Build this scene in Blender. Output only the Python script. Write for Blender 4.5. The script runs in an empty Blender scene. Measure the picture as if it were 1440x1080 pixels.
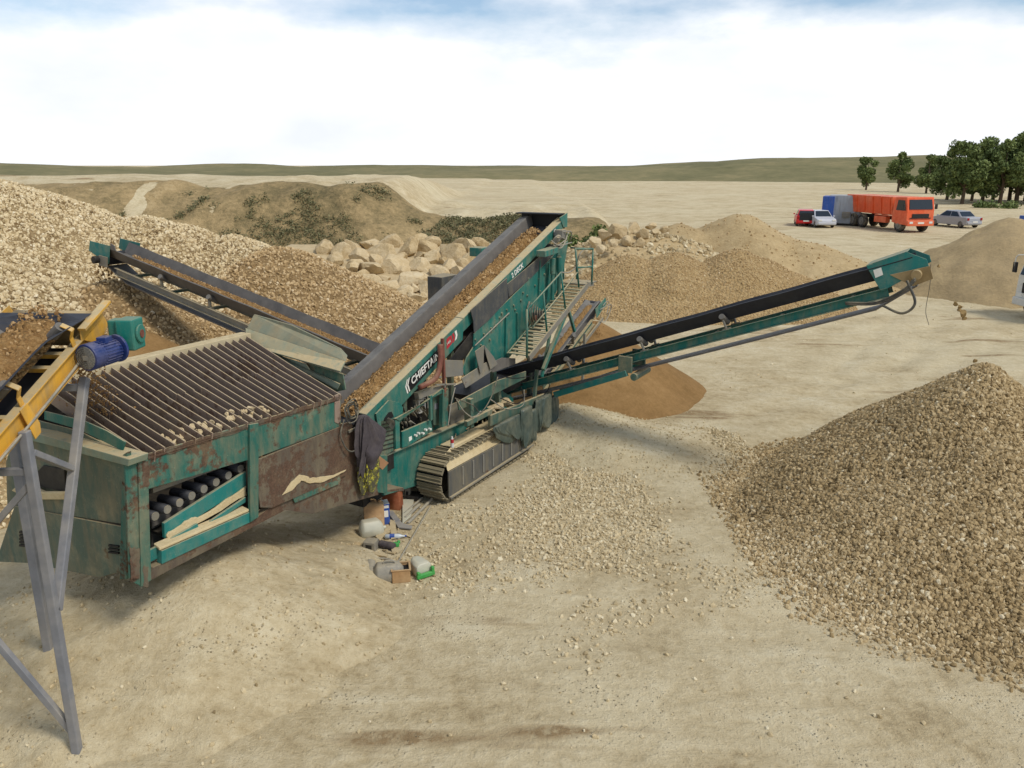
import bpy, bmesh, math, random
import numpy as np
from mathutils import Vector, Matrix, noise as mnoise
R = math.radians
random.seed(7)
rng = np.random.default_rng(7)
S = bpy.context.scene
COL = S.collection

# ------------------------------------------------------------------ camera (survey data of the photograph)
FPX, HOR, CH = 1130.0, 230.0, 6.0
PIT = math.atan((540 - HOR) / FPX)
FW = np.array([0, math.cos(PIT), -math.sin(PIT)]); UPV = np.array([0, math.sin(PIT), math.cos(PIT)])
CAMP = np.array([0, 0, CH])
def ray(x, y): return FW + np.array([1., 0, 0]) * ((x - 720) / FPX) + UPV * ((540 - y) / FPX)
def gz(x, y, z=0.):                       # sight line met with a level plane
    d = ray(x, y); return CAMP + d * ((z - CH) / d[2])
def gy(x, y, Y):                          # sight line at a given distance
    d = ray(x, y); return CAMP + d * (Y / d[1])
TH = R(60)
MU = np.array([math.cos(TH), math.sin(TH), 0]); MV = np.array([-MU[1], MU[0], 0]); M0 = np.array([-1.224, 13.75, 0])
def _muv(p): d = p - M0; return (float(d @ MU), float(d @ MV), float(p[2]))
def _pl(x, y, p, n): d = ray(x, y); return CAMP + d * (np.dot(p - CAMP, n) / np.dot(d, n))
def sv(x, y, v): return _muv(_pl(x, y, M0 + MV * v, MV))     # machine coordinates of a point on a lengthwise plane
def su(x, y, u): return _muv(_pl(x, y, M0 + MU * u, MU))     # ... on a crosswise plane
def sz(x, y, z): return _muv(gz(x, y, z))
def mw(u, v, z=0.): return M0 + MU * u + MV * v + np.array([0, 0, z])

cam = bpy.data.cameras.new('camera'); cam_o = bpy.data.objects.new('camera', cam); COL.objects.link(cam_o)
cam_o.location = (0, 0, CH); cam_o.rotation_euler = (math.pi / 2 - PIT, 0, 0)
cam.sensor_fit = 'HORIZONTAL'; cam.sensor_width = 36; cam.lens = 36 * FPX / 1440; cam.clip_end = 6000; cam.clip_start = .05
S.camera = cam_o

# ------------------------------------------------------------------ materials
def lin(r, g, b):
    f = lambda c: (c / 12.92 if c <= .04045 else ((c + .055) / 1.055) ** 2.4)
    return (f(r / 255), f(g / 255), f(b / 255), 1)
class NT:
    def __init__(s, name):
        s.m = bpy.data.materials.new(name); s.m.use_nodes = True; s.t = s.m.node_tree
        s.t.nodes.clear(); s.o = s.t.nodes.new('ShaderNodeOutputMaterial'); s.b = s.t.nodes.new('ShaderNodeBsdfPrincipled')
        s.t.links.new(s.b.outputs[0], s.o.inputs[0])
    def n(s, typ, ins=None, **kw):
        x = s.t.nodes.new('ShaderNode' + typ)
        for k, v in kw.items(): setattr(x, k, v)
        for k, v in (ins or {}).items(): s.put(x.inputs[k], v)
        return x
    def put(s, sock, v):
        if isinstance(v, bpy.types.NodeSocket): s.t.links.new(v, sock)
        elif isinstance(v, bpy.types.Node): s.t.links.new(v.outputs[0], sock)
        else: sock.default_value = v
    def noise(s, scale, detail=4, rough=.6, vec=None, dist=0):
        i = {'Scale': scale, 'Detail': detail, 'Roughness': rough, 'Distortion': dist}
        if vec is not None: i['Vector'] = vec
        return s.n('TexNoise', i).outputs[0]
    def ramp(s, fac, stops, interp='LINEAR'):
        x = s.n('ValToRGB', {'Fac': fac}); e = x.color_ramp.elements; x.color_ramp.interpolation = interp
        while len(e) < len(stops): e.new(.5)
        for k, (p, c) in enumerate(stops):
            e[k].position = p; e[k].color = c if not isinstance(c, (int, float)) else (c, c, c, 1)
        return x.outputs[0]
    def mix(s, fac, a, b, mode='MIX'):
        x = s.n('Mix', data_type='RGBA', blend_type=mode); s.put(x.inputs[0], fac); s.put(x.inputs[6], a); s.put(x.inputs[7], b)
        return x.outputs[2]
    def math(s, op, a, b=0., clamp=False):
        x = s.n('Math', operation=op, use_clamp=clamp); s.put(x.inputs[0], a); s.put(x.inputs[1], b); return x.outputs[0]
    def mapr(s, v, a, b, c=0., d=1.):
        x = s.n('MapRange', {0: v, 1: a, 2: b, 3: c, 4: d}, clamp=True); return x.outputs[0]
    def bump(s, h, dist, strength=1.):
        x = s.n('Bump', {'Height': h, 'Distance': dist, 'Strength': strength}); return x.outputs[0]
    def done(s, col=None, rough=None, normal=None, metal=None, spec=None):
        if col is not None: s.put(s.b.inputs['Base Color'], col)
        if rough is not None: s.put(s.b.inputs['Roughness'], rough)
        if normal is not None: s.put(s.b.inputs['Normal'], normal)
        if metal is not None: s.put(s.b.inputs['Metallic'], metal)
        if spec is not None: s.put(s.b.inputs['Specular IOR Level'], spec)
        return s.m
DUST = lin(196, 178, 138)
def painted(name, base, rust=.25, dust=.6, grime=.5, rough=.55, rustc=(92, 62, 46), metal=0., top=1.):
    t = NT(name); oc = t.n('TexCoord').outputs['Object']
    st = t.n('Mapping', {'Vector': oc, 'Scale': (1, 1, .22)}).outputs[0]
    big = t.noise(1.3, 5, .65, oc); fine = t.noise(9, 6, .7, oc); drip = t.noise(5.5, 5, .65, st); spk = t.noise(42, 3, .7, oc)
    c = t.mix(t.mapr(big, .3, .7), base, tuple(min(1, x * 1.2 + .008) for x in base[:3]) + (1,))
    g = t.math('MULTIPLY', t.mapr(drip, .42, .72), grime)                       # dry dirt washed down the face
    c = t.mix(g, c, lin(128, 118, 92))
    rm = t.mapr(t.math('ADD', t.math('MULTIPLY', big, .55), t.math('MULTIPLY', fine, .45)), .64 - .22 * rust, .68 - .2 * rust)
    c = t.mix(t.math('MULTIPLY', rm, .92 if rust > 0 else 0.), c, t.mix(t.mapr(spk, .35, .65), lin(*rustc), lin(*[int(x * .72) for x in rustc])))
    sc = t.mapr(spk, .66, .72); c = t.mix(t.math('MULTIPLY', sc, .5 * min(1, dust + .2)), c, DUST)
    nz = t.n('SeparateXYZ', {0: t.n('NewGeometry').outputs['Normal']}).outputs[2]
    dm = t.math('MULTIPLY', t.mapr(nz, .35, .85), t.mapr(fine, .25, .5)); dm = t.math('MULTIPLY', dm, top * min(1, dust * 1.5), True)
    dm = t.math('ADD', dm, t.math('MULTIPLY', t.mapr(t.noise(2.6, 5, .7, oc), .5, .75), dust * .55), True)
    c = t.mix(dm, c, t.mix(t.mapr(fine, .3, .7), DUST, lin(172, 154, 116)))
    return t.done(c, t.mapr(t.math('ADD', dm, rm), 0, 1, rough, .95), t.bump(t.math('ADD', fine, spk), .004, .5), metal, .3)
def plain(name, base, rough=.6, var=.25, scale=8, dust=0., metal=0., bump=.003, dustc=DUST):
    t = NT(name); oc = t.n('TexCoord').outputs['Object']
    f = t.noise(scale, 5, .65, oc); s2 = t.noise(scale * .25, 4, .6, oc)
    c = t.mix(t.mapr(f, .3, .7), tuple(x * (1 - var) for x in base[:3]) + (1,), tuple(min(1, x * (1 + var)) for x in base[:3]) + (1,))
    if dust:
        nz = t.n('SeparateXYZ', {0: t.n('NewGeometry').outputs['Normal']}).outputs[2]
        dm = t.math('ADD', t.math('MULTIPLY', t.mapr(nz, .3, .9), t.mapr(f, .3, .55)), t.mapr(s2, .45, .8), True)
        c = t.mix(t.math('MULTIPLY', dm, dust), c, dustc)
    return t.done(c, rough, t.bump(f, bump, .6), metal, .35)
def soil(name, cols, scale=6, bumpd=.03, voro=0., vs=12):
    t = NT(name); g = t.n('NewGeometry').outputs['Position']
    a = t.noise(scale * .12, 5, .6, g); b = t.noise(scale, 6, .7, g); d = t.noise(scale * 5, 3, .7, g)
    f = t.math('ADD', t.math('ADD', t.math('MULTIPLY', a, .4), t.math('MULTIPLY', b, .35)), t.math('MULTIPLY', d, .25))
    k = len(cols); c = t.ramp(f, [(.36 + .28 * i / (k - 1), lin(*x)) for i, x in enumerate(cols)])
    h = t.math('ADD', b, t.math('MULTIPLY', d, .4))
    if voro:
        v = t.n('TexVoronoi', {'Vector': g, 'Scale': vs, 'Randomness': 1.}); vd = v.outputs['Distance']
        vr = t.n('SeparateXYZ', {0: v.outputs['Color']}).outputs[0]
        c = t.mix(voro, c, t.ramp(vr, [(0, lin(*cols[0])), (.5, lin(*cols[len(cols) // 2])), (1, lin(*cols[-1]))]))
        h = t.math('SUBTRACT', h, t.math('MULTIPLY', vd, 1.6))
    return t.done(c, .95, t.bump(h, bumpd, .9), 0., .1)
def stones(name, cols, under=None):
    t = NT(name); at = t.n('Attribute', attribute_name='tint').outputs['Fac']; g = t.n('NewGeometry').outputs['Position']
    f = t.noise(14, 4, .7, g); f2 = t.noise(70, 2, .7, g)
    x = t.math('ADD', at, t.math('MULTIPLY', t.math('SUBTRACT', f, .5), .5)); k = len(cols)
    c = t.ramp(x, [(i / (k - 1), lin(*cc)) for i, cc in enumerate(cols)])
    return t.done(c, .92, t.bump(t.math('ADD', f2, f), .008, .6), 0., .15)
M = {}
TEAL = lin(22, 99, 89); TEALD = lin(48, 92, 80)
M['teal'] = painted('teal_paint', TEAL, .22, .42, .5)
M['teal_worn'] = painted('teal_paint_worn', lin(38, 92, 80), .58, .45, .8)
M['teal_new'] = painted('teal_paint_fresh', lin(22, 108, 102), .1, .4, .3)
M['teal_dull'] = painted('teal_paint_dusty', lin(62, 92, 80), .2, .6, .8)
M['rust'] = painted('rusty_plate', lin(84, 74, 62), .75, .25, .6, .8, (98, 74, 58))
M['rustbar'] = painted('rusty_bar', lin(134, 116, 102), .5, .4, .3, .85, (122, 94, 78), top=.9)
M['endsteel'] = painted('dusty_green_steel', lin(82, 96, 82), .22, .6, .9, .8, (96, 76, 58))
M['dustplate'] = painted('dust_covered_steel', lin(120, 134, 116), .06, .85, .5, .8)
M['rubber'] = plain('black_rubber', lin(38, 40, 46), .55, .2, 5, .12, bump=.002, dustc=lin(110, 106, 98))
M['rubber_dusty'] = plain('dusty_rubber', lin(104, 100, 93), .7, .25, 4, .4, dustc=lin(128, 124, 114))
M['rubber_blue'] = plain('smooth_rubber', lin(100, 96, 90), .5, .18, 4, .12, dustc=lin(140, 134, 120))
M['rubber_grey'] = plain('grey_rubber', lin(88, 84, 79), .5, .18, 4, .2, dustc=lin(140, 132, 116))
M['flap'] = painted('worn_rubber_flap', lin(64, 66, 66), 0, .35, .35, .6)
M['dark'] = plain('oily_black', lin(34, 33, 31), .6, .35, 10, .3, dustc=lin(96, 86, 68))
M['steel'] = painted('dusty_steel', lin(112, 110, 102), .12, .5, .6, .6)
M['galv'] = plain('grey_blue_paint', lin(120, 122, 126), .5, .16, 5, .3)
M['yellow'] = painted('yellow_paint', lin(208, 156, 52), .12, .6, .55, .5)
M['blue'] = plain('blue_motor_paint', lin(34, 54, 108), .4, .2, 12, .18)
M['fan'] = plain('fan_guard', lin(120, 122, 118), .6, .5, 60, .2)
M['gear'] = painted('gearbox_paint', lin(20, 112, 100), .3, .2, .3, .5, (104, 70, 58))
M['drum'] = plain('dusty_drum', lin(140, 118, 78), .7, .2, 6, .4)
M['black'] = plain('black', lin(24, 24, 24), .6, .2)
M['white'] = plain('white_paint', lin(205, 204, 196), .5, .08, 8, .15)
M['sticker'] = plain('sticker_white', lin(222, 220, 208), .6, .06)
M['redst'] = plain('sticker_red', lin(170, 44, 50), .6, .1)
M['orange'] = plain('orange_paint', lin(216, 88, 44), .5, .12, 3, .3)
M['red'] = plain('red_car_paint', lin(196, 34, 36), .3, .06)
M['silver'] = plain('silver_paint', lin(160, 162, 166), .35, .06, 8, .1, .3)
M['whitecar'] = plain('pale_car_paint', lin(188, 190, 194), .3, .05, 8, .05)
M['glass'] = plain('window_glass', lin(40, 48, 54), .1, .1)
M['tyre'] = plain('tyre_rubber', lin(46, 45, 43), .85, .2, 12, .35)
M['rim'] = plain('wheel_rim', lin(112, 108, 100), .5, .2, 12, .3)
M['lamp'] = plain('lamp_lens', lin(214, 214, 206), .15, .05)
M['redlamp'] = plain('red_lens', lin(150, 20, 22), .2, .05)
M['ctn_grey'] = painted('container_grey', lin(150, 156, 162), .03, .15, .3, .5)
M['ctn_blue'] = painted('container_blue', lin(38, 78, 150), .03, .1, .2, .5)
M['jacket'] = plain('dark_cloth', lin(70, 64, 66), .95, .18, 14, .06, bump=.006)
M['vest'] = None
M['rain'] = plain('rain_suit', lin(70, 82, 74), .45, .22, 9, .22, bump=.008)
M['card'] = plain('cardboard', lin(150, 112, 78), .9, .12, 10, .1)
M['can_red'] = plain('rust_red_plastic', lin(140, 76, 46), .65, .14, 10, .2)
M['can_tan'] = plain('tan_plastic', lin(168, 132, 90), .7, .14, 10, .35)
M['can_white'] = plain('milky_plastic', lin(188, 186, 166), .5, .06, 7, .25)
M['bluebox'] = plain('blue_print', lin(42, 78, 150), .6, .1, 10, .1)
M['wood'] = plain('dusty_board', lin(178, 160, 124), .9, .15, 12, .2)
M['brick'] = plain('grey_block', lin(128, 122, 108), .9, .15, 14, .3)
M['green'] = plain('green_plastic', lin(56, 150, 70), .45, .1, 9, .1)
M['clear'] = plain('clear_plastic', lin(190, 196, 196), .2, .06, 9, .2)
M['pipe'] = plain('grey_pipe', lin(138, 134, 122), .6, .15, 12, .3)
M['hose'] = plain('hose_rubber', lin(72, 72, 66), .6, .2, 12, .35)
M['copper'] = plain('rusty_pipe', lin(112, 66, 52), .75, .2, 10, .2)
M['dust'] = soil('settled_dust', [(178, 158, 118), (196, 178, 138), (206, 190, 152)], 8, .02)
M['load'] = soil('brown_load', [(112, 82, 48), (142, 108, 66), (160, 126, 80), (176, 144, 98)], 8, .04, .4, 22)
M['brownsand'] = soil('brown_sand', [(118, 91, 55), (138, 108, 68), (155, 124, 82)], 3, .03)
M['sand'] = soil('pale_sand', [(166, 146, 110), (188, 168, 130), (202, 184, 148)], 2, .06)
M['greysand'] = soil('grey_sand', [(138, 122, 92), (160, 140, 104), (182, 160, 118)], 1.5, .08)
M['mound'] = soil('mound_sand', [(148, 127, 90), (174, 152, 112), (194, 172, 132)], 1.2, .1)
M['screen'] = soil('brown_screenings', [(130, 106, 70), (156, 130, 88), (174, 148, 104), (190, 166, 124)], 3, .06, .45, 9)
M['pale_st'] = stones('pale_limestone', [(112, 90, 58), (186, 164, 122), (206, 186, 146), (217, 200, 162), (226, 212, 180)])
M['brown_st'] = stones('brown_gravel', [(114, 92, 60), (166, 139, 97), (183, 156, 113), (198, 173, 131), (216, 197, 161)])
M['olive_st'] = stones('olive_gravel', [(96, 80, 52), (150, 128, 90), (170, 148, 108), (188, 167, 127), (216, 202, 168)])
M['tan_st'] = stones('tan_pebbles', [(140, 122, 88), (172, 154, 118), (188, 170, 132), (202, 186, 150), (214, 202, 170)])
M['boulder'] = soil('boulder_stone', [(142, 118, 80), (182, 160, 120), (200, 180, 142), (208, 192, 158)], 1.6, .1)
def _leaf(name, a, b):
    t = NT(name); at = t.n('Attribute', attribute_name='tint').outputs['Fac']
    m = t.done(t.mix(at, lin(*a), lin(*b)), .7, None, 0., .2); return m
M['leaf'] = _leaf('leaf', (62, 78, 40), (128, 140, 82))
M['scrub'] = _leaf('scrub_leaf', (78, 80, 54), (136, 130, 92))
M['bark'] = plain('bark', lin(84, 70, 54), .9, .3, 20)
def _vest():
    t = NT('vest_cloth'); f = t.noise(16, 4, .7, t.n('TexCoord').outputs['Object'])
    return t.done(t.ramp(f, [(.42, lin(66, 62, 46)), (.52, lin(96, 94, 44)), (.6, lin(176, 168, 52))]), .9)
M['vest'] = _vest()
def _ground():
    t = NT('ground_soil'); g = t.n('NewGeometry').outputs['Position']
    big = t.noise(.09, 5, .6, g); mid = t.noise(.7, 6, .68, g); fine = t.noise(6, 6, .75, g); grit = t.noise(38, 3, .8, g)
    st = t.n('Mapping', {'Vector': g, 'Rotation': (0, 0, R(14)), 'Scale': (.4, 1.25, 1)}).outputs[0]
    tr = t.noise(.9, 6, .7, st, .6)                                            # wheel-smeared streaks
    f = t.math('ADD', t.math('ADD', t.math('MULTIPLY', mid, .4), t.math('MULTIPLY', tr, .25)), t.math('MULTIPLY', fine, .35))
    c = t.ramp(f, [(.36, lin(142, 123, 90)), (.45, lin(180, 162, 125)), (.54, lin(200, 184, 148)), (.64, lin(213, 201, 169))])
    c = t.mix(t.math('MULTIPLY', t.mapr(big, .45, .65), .45), c, lin(210, 198, 164))
    damp = t.noise(.42, 4, .55, t.n('Mapping', {'Vector': g, 'Rotation': (0, 0, R(10)), 'Scale': (.35, 1.6, 1), 'Location': (3, 7, 0)}).outputs[0])
    c = t.mix(t.math('MULTIPLY', t.mapr(damp, .63, .67), t.mapr(fine, .3, .55)), c, lin(146, 124, 90))
    v = t.n('TexVoronoi', {'Vector': g, 'Scale': 17., 'Randomness': 1.}); pk = t.mapr(v.outputs['Distance'], .12, .26, 1., 0.)
    pk = t.math('MULTIPLY', pk, t.mapr(mid, .5, .62)); vr = t.n('SeparateXYZ', {0: v.outputs['Color']}).outputs[0]
    c = t.mix(t.math('MULTIPLY', pk, .8), c, t.ramp(vr, [(0, lin(128, 106, 72)), (1, lin(216, 202, 166))]))
    h = t.math('ADD', t.math('ADD', t.math('MULTIPLY', mid, 1.2), fine), t.math('ADD', t.math('MULTIPLY', grit, .35), t.math('MULTIPLY', pk, .6)))
    h = t.math('ADD', h, t.math('MULTIPLY', tr, 1.5))
    return t.done(c, .95, t.bump(h, .07, .8), 0., .1)
M['ground'] = _ground()
M['hill'] = soil('hill_scrub', [(92, 92, 62), (120, 114, 80), (150, 136, 98)], .05, .3)
M['bank'] = soil('bank_earth', [(96, 88, 62), (132, 116, 82), (164, 142, 102), (184, 162, 122)], .7, .3)

# ------------------------------------------------------------------ object helpers
def tag(o, label=None, cat=None, group=None, kind=None):
    if label: o['label'] = label
    if cat: o['category'] = cat
    if group: o['group'] = group
    if kind: o['kind'] = kind
    return o
def thing(name, label, cat, loc=(0, 0, 0), rz=0., group=None):
    o = bpy.data.objects.new(name, None); COL.objects.link(o); o.empty_display_size = .2
    o.location = tuple(float(x) for x in loc); o.rotation_euler = (0, 0, rz); return tag(o, label, cat, group)
V3 = lambda p: Vector([float(x) for x in p])
class MB:
    def __init__(s): s.v = []; s.f = []
    def add(s, vs, fs):
        k = len(s.v); s.v += [tuple(float(c) for c in p) for p in vs]; s.f += [tuple(i + k for i in f) for f in fs]; return s
    def box(s, c, d, mat=None):
        vs = [Vector((x * d[0] / 2, y * d[1] / 2, z * d[2] / 2)) for x in (-1, 1) for y in (-1, 1) for z in (-1, 1)]
        if mat: vs = [mat @ v for v in vs]
        c = V3(c); return s.add([v + c for v in vs], [(0, 1, 3, 2), (4, 6, 7, 5), (0, 4, 5, 1), (2, 3, 7, 6), (0, 2, 6, 4), (1, 5, 7, 3)])
    def bar(s, p, q, w, h, up=(0, 0, 1)):                     # rectangular bar between two points
        p, q = V3(p), V3(q); d = (q - p).normalized(); sd = d.cross(V3(up))
        if sd.length < 1e-4: sd = d.cross(Vector((1, 0, 0)))
        sd.normalize(); n = sd.cross(d); a = sd * w / 2; b = n * h / 2
        vs = [p - a - b, p + a - b, p + a + b, p - a + b, q - a - b, q + a - b, q + a + b, q - a + b]
        return s.add(vs, [(3, 2, 1, 0), (4, 5, 6, 7), (0, 1, 5, 4), (1, 2, 6, 5), (2, 3, 7, 6), (3, 0, 4, 7)])
    def channel(s, p, q, h, fl, t=.012, side=1, up=(0, 0, 1)):  # C section: web and two flanges
        p, q = V3(p), V3(q); d = (q - p).normalized(); sd = d.cross(V3(up)).normalized() * side; n = (sd.cross(d) * side).normalized()
        if n.z < 0: n = -n
        s.bar(p, q, t, h - 2 * t - .001, n)
        for k in (-1, 1):
            o = n * k * (h / 2 - t / 2) + sd * (fl / 2 - t / 2); s.bar(p + o, q + o, fl, t, n)
        return s
    def tube(s, path, r, n=8, close=False):
        path = [V3(p) for p in path]; rs = r if isinstance(r, (list, tuple)) else [r] * len(path); vs = []; fs = []
        prev = None
        for i, p in enumerate(path):
            t = (path[min(i + 1, len(path) - 1)] - path[max(i - 1, 0)]).normalized()
            if prev is None: a = t.orthogonal().normalized()
            else:
                a = prev - t * prev.dot(t)
                a = a.normalized() if a.length > 1e-5 else t.orthogonal().normalized()
            prev = a; b = t.cross(a)
            vs += [p + (a * math.cos(k * 2 * math.pi / n) + b * math.sin(k * 2 * math.pi / n)) * rs[i] for k in range(n)]
        for i in range(len(path) - 1):
            for k in range(n):
                fs.append((i * n + k, i * n + (k + 1) % n, (i + 1) * n + (k + 1) % n, (i + 1) * n + k))
        m = len(path) - 1
        fs.append(tuple(range(n))[::-1]); fs.append(tuple(m * n + k for k in range(n)))
        return s.add(vs, fs)
    def cyl(s, p, q, r, n=16, r2=None): return s.tube([p, q], [r, r if r2 is None else r2], n)
    def prism(s, pts, vec):
        pts = [V3(p) for p in pts]; v = V3(vec); n = len(pts)
        return s.add(pts + [p + v for p in pts], [tuple(range(n))[::-1], tuple(range(n, 2 * n))] + [(i, (i + 1) % n, (i + 1) % n + n, i + n) for i in range(n)])
    def loft(s, rings, cap=True):
        n = len(rings[0]); vs = [p for r in rings for p in r]; fs = []
        for i in range(len(rings) - 1):
            for k in range(n): fs.append((i * n + k, i * n + (k + 1) % n, (i + 1) * n + (k + 1) % n, (i + 1) * n + k))
        if cap: fs += [tuple(range(n))[::-1], tuple((len(rings) - 1) * n + k for k in range(n))]
        return s.add(vs, fs)
    def build(s, name, mat, parent=None, bev=0., smooth=False, sub=0, loc=None):
        me = bpy.data.meshes.new(name); me.from_pydata(s.v, [], s.f); me.materials.append(M[mat] if isinstance(mat, str) else mat)
        bm = bmesh.new(); bm.from_mesh(me); bmesh.ops.recalc_face_normals(bm, faces=bm.faces); bm.to_mesh(me); bm.free()
        o = bpy.data.objects.new(name, me); COL.objects.link(o)
        if loc is not None: o.location = tuple(float(c) for c in loc)
        if parent is not None: o.parent = parent
        if smooth: me.shade_smooth()
        if bev:
            b = o.modifiers.new('bevel', 'BEVEL'); b.width = bev; b.segments = 2; b.limit_method = 'ANGLE'; b.angle_limit = R(40)
        if sub:
            m = o.modifiers.new('sub', 'SUBSURF'); m.levels = sub; m.render_levels = sub
        return o
def jag(P, n=6, a=.012):                                    # ragged outline: split every edge and shake it
    P = [V3(p) for p in P]; out = []
    for p, q in zip(P, P[1:] + P[:1]):
        for i in range(n): out.append(p.lerp(q, i / n) + Vector((random.uniform(-a, a), 0, random.uniform(-a, a))))
    return out
def arc(pts, k=8):                                            # smooth curve through points (Catmull-Rom)
    P = [V3(p) for p in pts]; P = [P[0] * 2 - P[1]] + P + [P[-1] * 2 - P[-2]]; out = []
    for i in range(1, len(P) - 2):
        for j in range(k):
            t = j / k; a, b, c, d = P[i - 1:i + 3]
            out.append(.5 * ((2 * b) + (c - a) * t + (2 * a - 5 * b + 4 * c - d) * t * t + (3 * b - a - 3 * c + d) * t ** 3))
    return out + [P[-2]]
def text(body, size, origin, xdir, ydir, mat, parent, name='lettering', depth=.003, shear=0., bold=0.):
    cu = bpy.data.curves.new(name, 'FONT'); cu.body = body; cu.size = size; cu.extrude = depth; cu.shear = shear; cu.offset = bold; cu.resolution_u = 3
    o = bpy.data.objects.new('tmp', cu); COL.objects.link(o); dg = bpy.context.evaluated_depsgraph_get()
    me = bpy.data.meshes.new_from_object(o.evaluated_get(dg)); bpy.data.objects.remove(o); bpy.data.curves.remove(cu)
    x = V3(xdir).normalized(); y = V3(ydir); y = (y - x * y.dot(x)).normalized(); z = x.cross(y)
    m = Matrix((x, y, z)).transposed().to_4x4(); m.translation = V3(origin); me.transform(m)
    me.materials.clear(); me.materials.append(M[mat]); r = bpy.data.objects.new(name, me); COL.objects.link(r); r.parent = parent; return r
# --- numpy meshes
def np_mesh(name, v, f, mat, tint=None, parent=None, smooth=False):
    me = bpy.data.meshes.new(name); k = f.shape[1]
    me.vertices.add(len(v)); me.vertices.foreach_set('co', np.ascontiguousarray(v, np.float32).ravel())
    me.loops.add(f.size); me.loops.foreach_set('vertex_index', np.ascontiguousarray(f, np.int32).ravel())
    me.polygons.add(len(f)); me.polygons.foreach_set('loop_start', np.arange(0, f.size, k, dtype=np.int32))
    me.update(calc_edges=True)
    me.polygons.foreach_set('use_smooth', np.full(len(f), smooth))
    if tint is not None:
        a = me.attributes.new('tint', 'FLOAT', 'POINT'); a.data.foreach_set('value', np.ascontiguousarray(tint, np.float32))
    me.materials.append(M[mat] if isinstance(mat, str) else mat)
    o = bpy.data.objects.new(name, me); COL.objects.link(o)
    if parent is not None: o.parent = parent
    return o
# cheap value noise on arrays
_P = rng.random((256, 256))
def vn(x, y, s=1., seed=0):
    x = np.asarray(x, float) * s + seed * 17.3; y = np.asarray(y, float) * s + seed * 9.1
    xi = np.floor(x).astype(int); yi = np.floor(y).astype(int); fx = x - xi; fy = y - yi
    fx = fx * fx * (3 - 2 * fx); fy = fy * fy * (3 - 2 * fy); g = lambda a, b: _P[a % 256, b % 256]
    return (g(xi, yi) * (1 - fx) + g(xi + 1, yi) * fx) * (1 - fy) + (g(xi, yi + 1) * (1 - fx) + g(xi + 1, yi + 1) * fx) * fy
def fbm(x, y, s, o=4, seed=0):
    r = 0; a = .5
    for i in range(o): r = r + a * (vn(x, y, s * 2 ** i, seed + i) * 2 - 1); a *= .5
    return r
def sst(x, a, b): t = np.clip((np.asarray(x, float) - a) / (b - a), 0, 1); return t * t * (3 - 2 * t)
# stone templates
def _tmpl():
    bm = bmesh.new(); bmesh.ops.create_icosphere(bm, subdivisions=1, radius=1.)
    v = np.array([x.co[:] for x in bm.verts]); f = np.array([[x.index for x in q.verts] for q in bm.faces]); bm.free(); return v, f
IV, IF = _tmpl()
TM = []
for _ in range(24):
    w = IV * (1 + rng.normal(0, .2, (12, 1))).clip(.6, 1.5); w = w * np.array([1, rng.uniform(.65, 1.), rng.uniform(.45, .8)]); w /= np.abs(w).max(); TM.append(w)
TM = np.array(TM)
def stone_arr(pos, size, tint):
    n = len(pos); a = rng.uniform(0, 2 * np.pi, (n, 3)); c, s = np.cos(a), np.sin(a)
    w = TM[rng.integers(0, len(TM), n)] * size[:, None, None]
    t = a[:, 1:2] * .25
    def rot(w, i, j, cc, ss):
        x = w[:, :, i].copy(); y = w[:, :, j].copy(); w[:, :, i] = x * cc[:, None] - y * ss[:, None]; w[:, :, j] = x * ss[:, None] + y * cc[:, None]
    rot(w, 1, 2, c[:, 0], s[:, 0]); rot(w, 0, 2, c[:, 1], s[:, 1]); rot(w, 0, 1, c[:, 2], s[:, 2])
    w += pos[:, None, :]
    f = IF[None] + (np.arange(n) * 12)[:, None, None]
    return w.reshape(-1, 3), f.reshape(-1, 3), np.repeat(tint, 12)
def in_view(p, pad=.12):
    q = p - CAMP; zc = q @ FW; xx = q[:, 0] / np.maximum(zc, .1) * FPX / 720; yy = (q @ UPV) / np.maximum(zc, .1) * FPX / 540
    return (zc > 1) & (np.abs(xx) < 1 + pad) & (np.abs(yy) < 1 + pad)
# ------------------------------------------------------------------ terrain
def G(x, y):
    x = np.asarray(x, float); y = np.asarray(y, float)
    z = .05 * fbm(x, y, .35, 3, 2) + .5 * sst(y, 45, 70)
    e = fbm(x, y, .12, 4, 5)
    z = z + (2.4 + 2.2 * sst(-x, 5.5, 9) ) * sst(y + 4 * e, 44.5, 52 + 3 * sst(-x, 5.5, 9)) * (1 - .85 * sst(y, 62, 150)) * sst(-x, -9, -5.5) + .6 * fbm(x, y, .3, 3, 9) * sst(y, 44, 47) * sst(-x, -9, -5.5) * sst(-y, -75, -62)
    for (ox, oy, a) in ((2.2, 15.0, .80), (3.9, 14.6, .80), (6.5, 17.5, .35), (6.9, 19.2, .35), (4.0, 21.5, -.05), (4.1, 23.2, -.05), (8., 22., 1.0), (9.7, 21.4, 1.0), (1.5, 9.6, .3), (1.9, 11.2, .3), (5.5, 27., .15), (5.8, 29., .15), (12, 30, .7), (13.6, 29., .7), (-2., 8.3, .05), (-1.8, 10., .05)):
        d = (x - ox) * math.sin(a) - (y - oy) * math.cos(a) + .8 * np.sin(x * .11 + oy); l = (x - ox) * math.cos(a) + (y - oy) * math.sin(a)
        z = z - .055 * np.exp(-(d / .26) ** 2) * sst(l, 0, 3) * sst(-l, -34, -24) * (.4 + .9 * vn(x, y, .6, 8))
    return z - .0 + .25 * sst(y, 80, 130)
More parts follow.
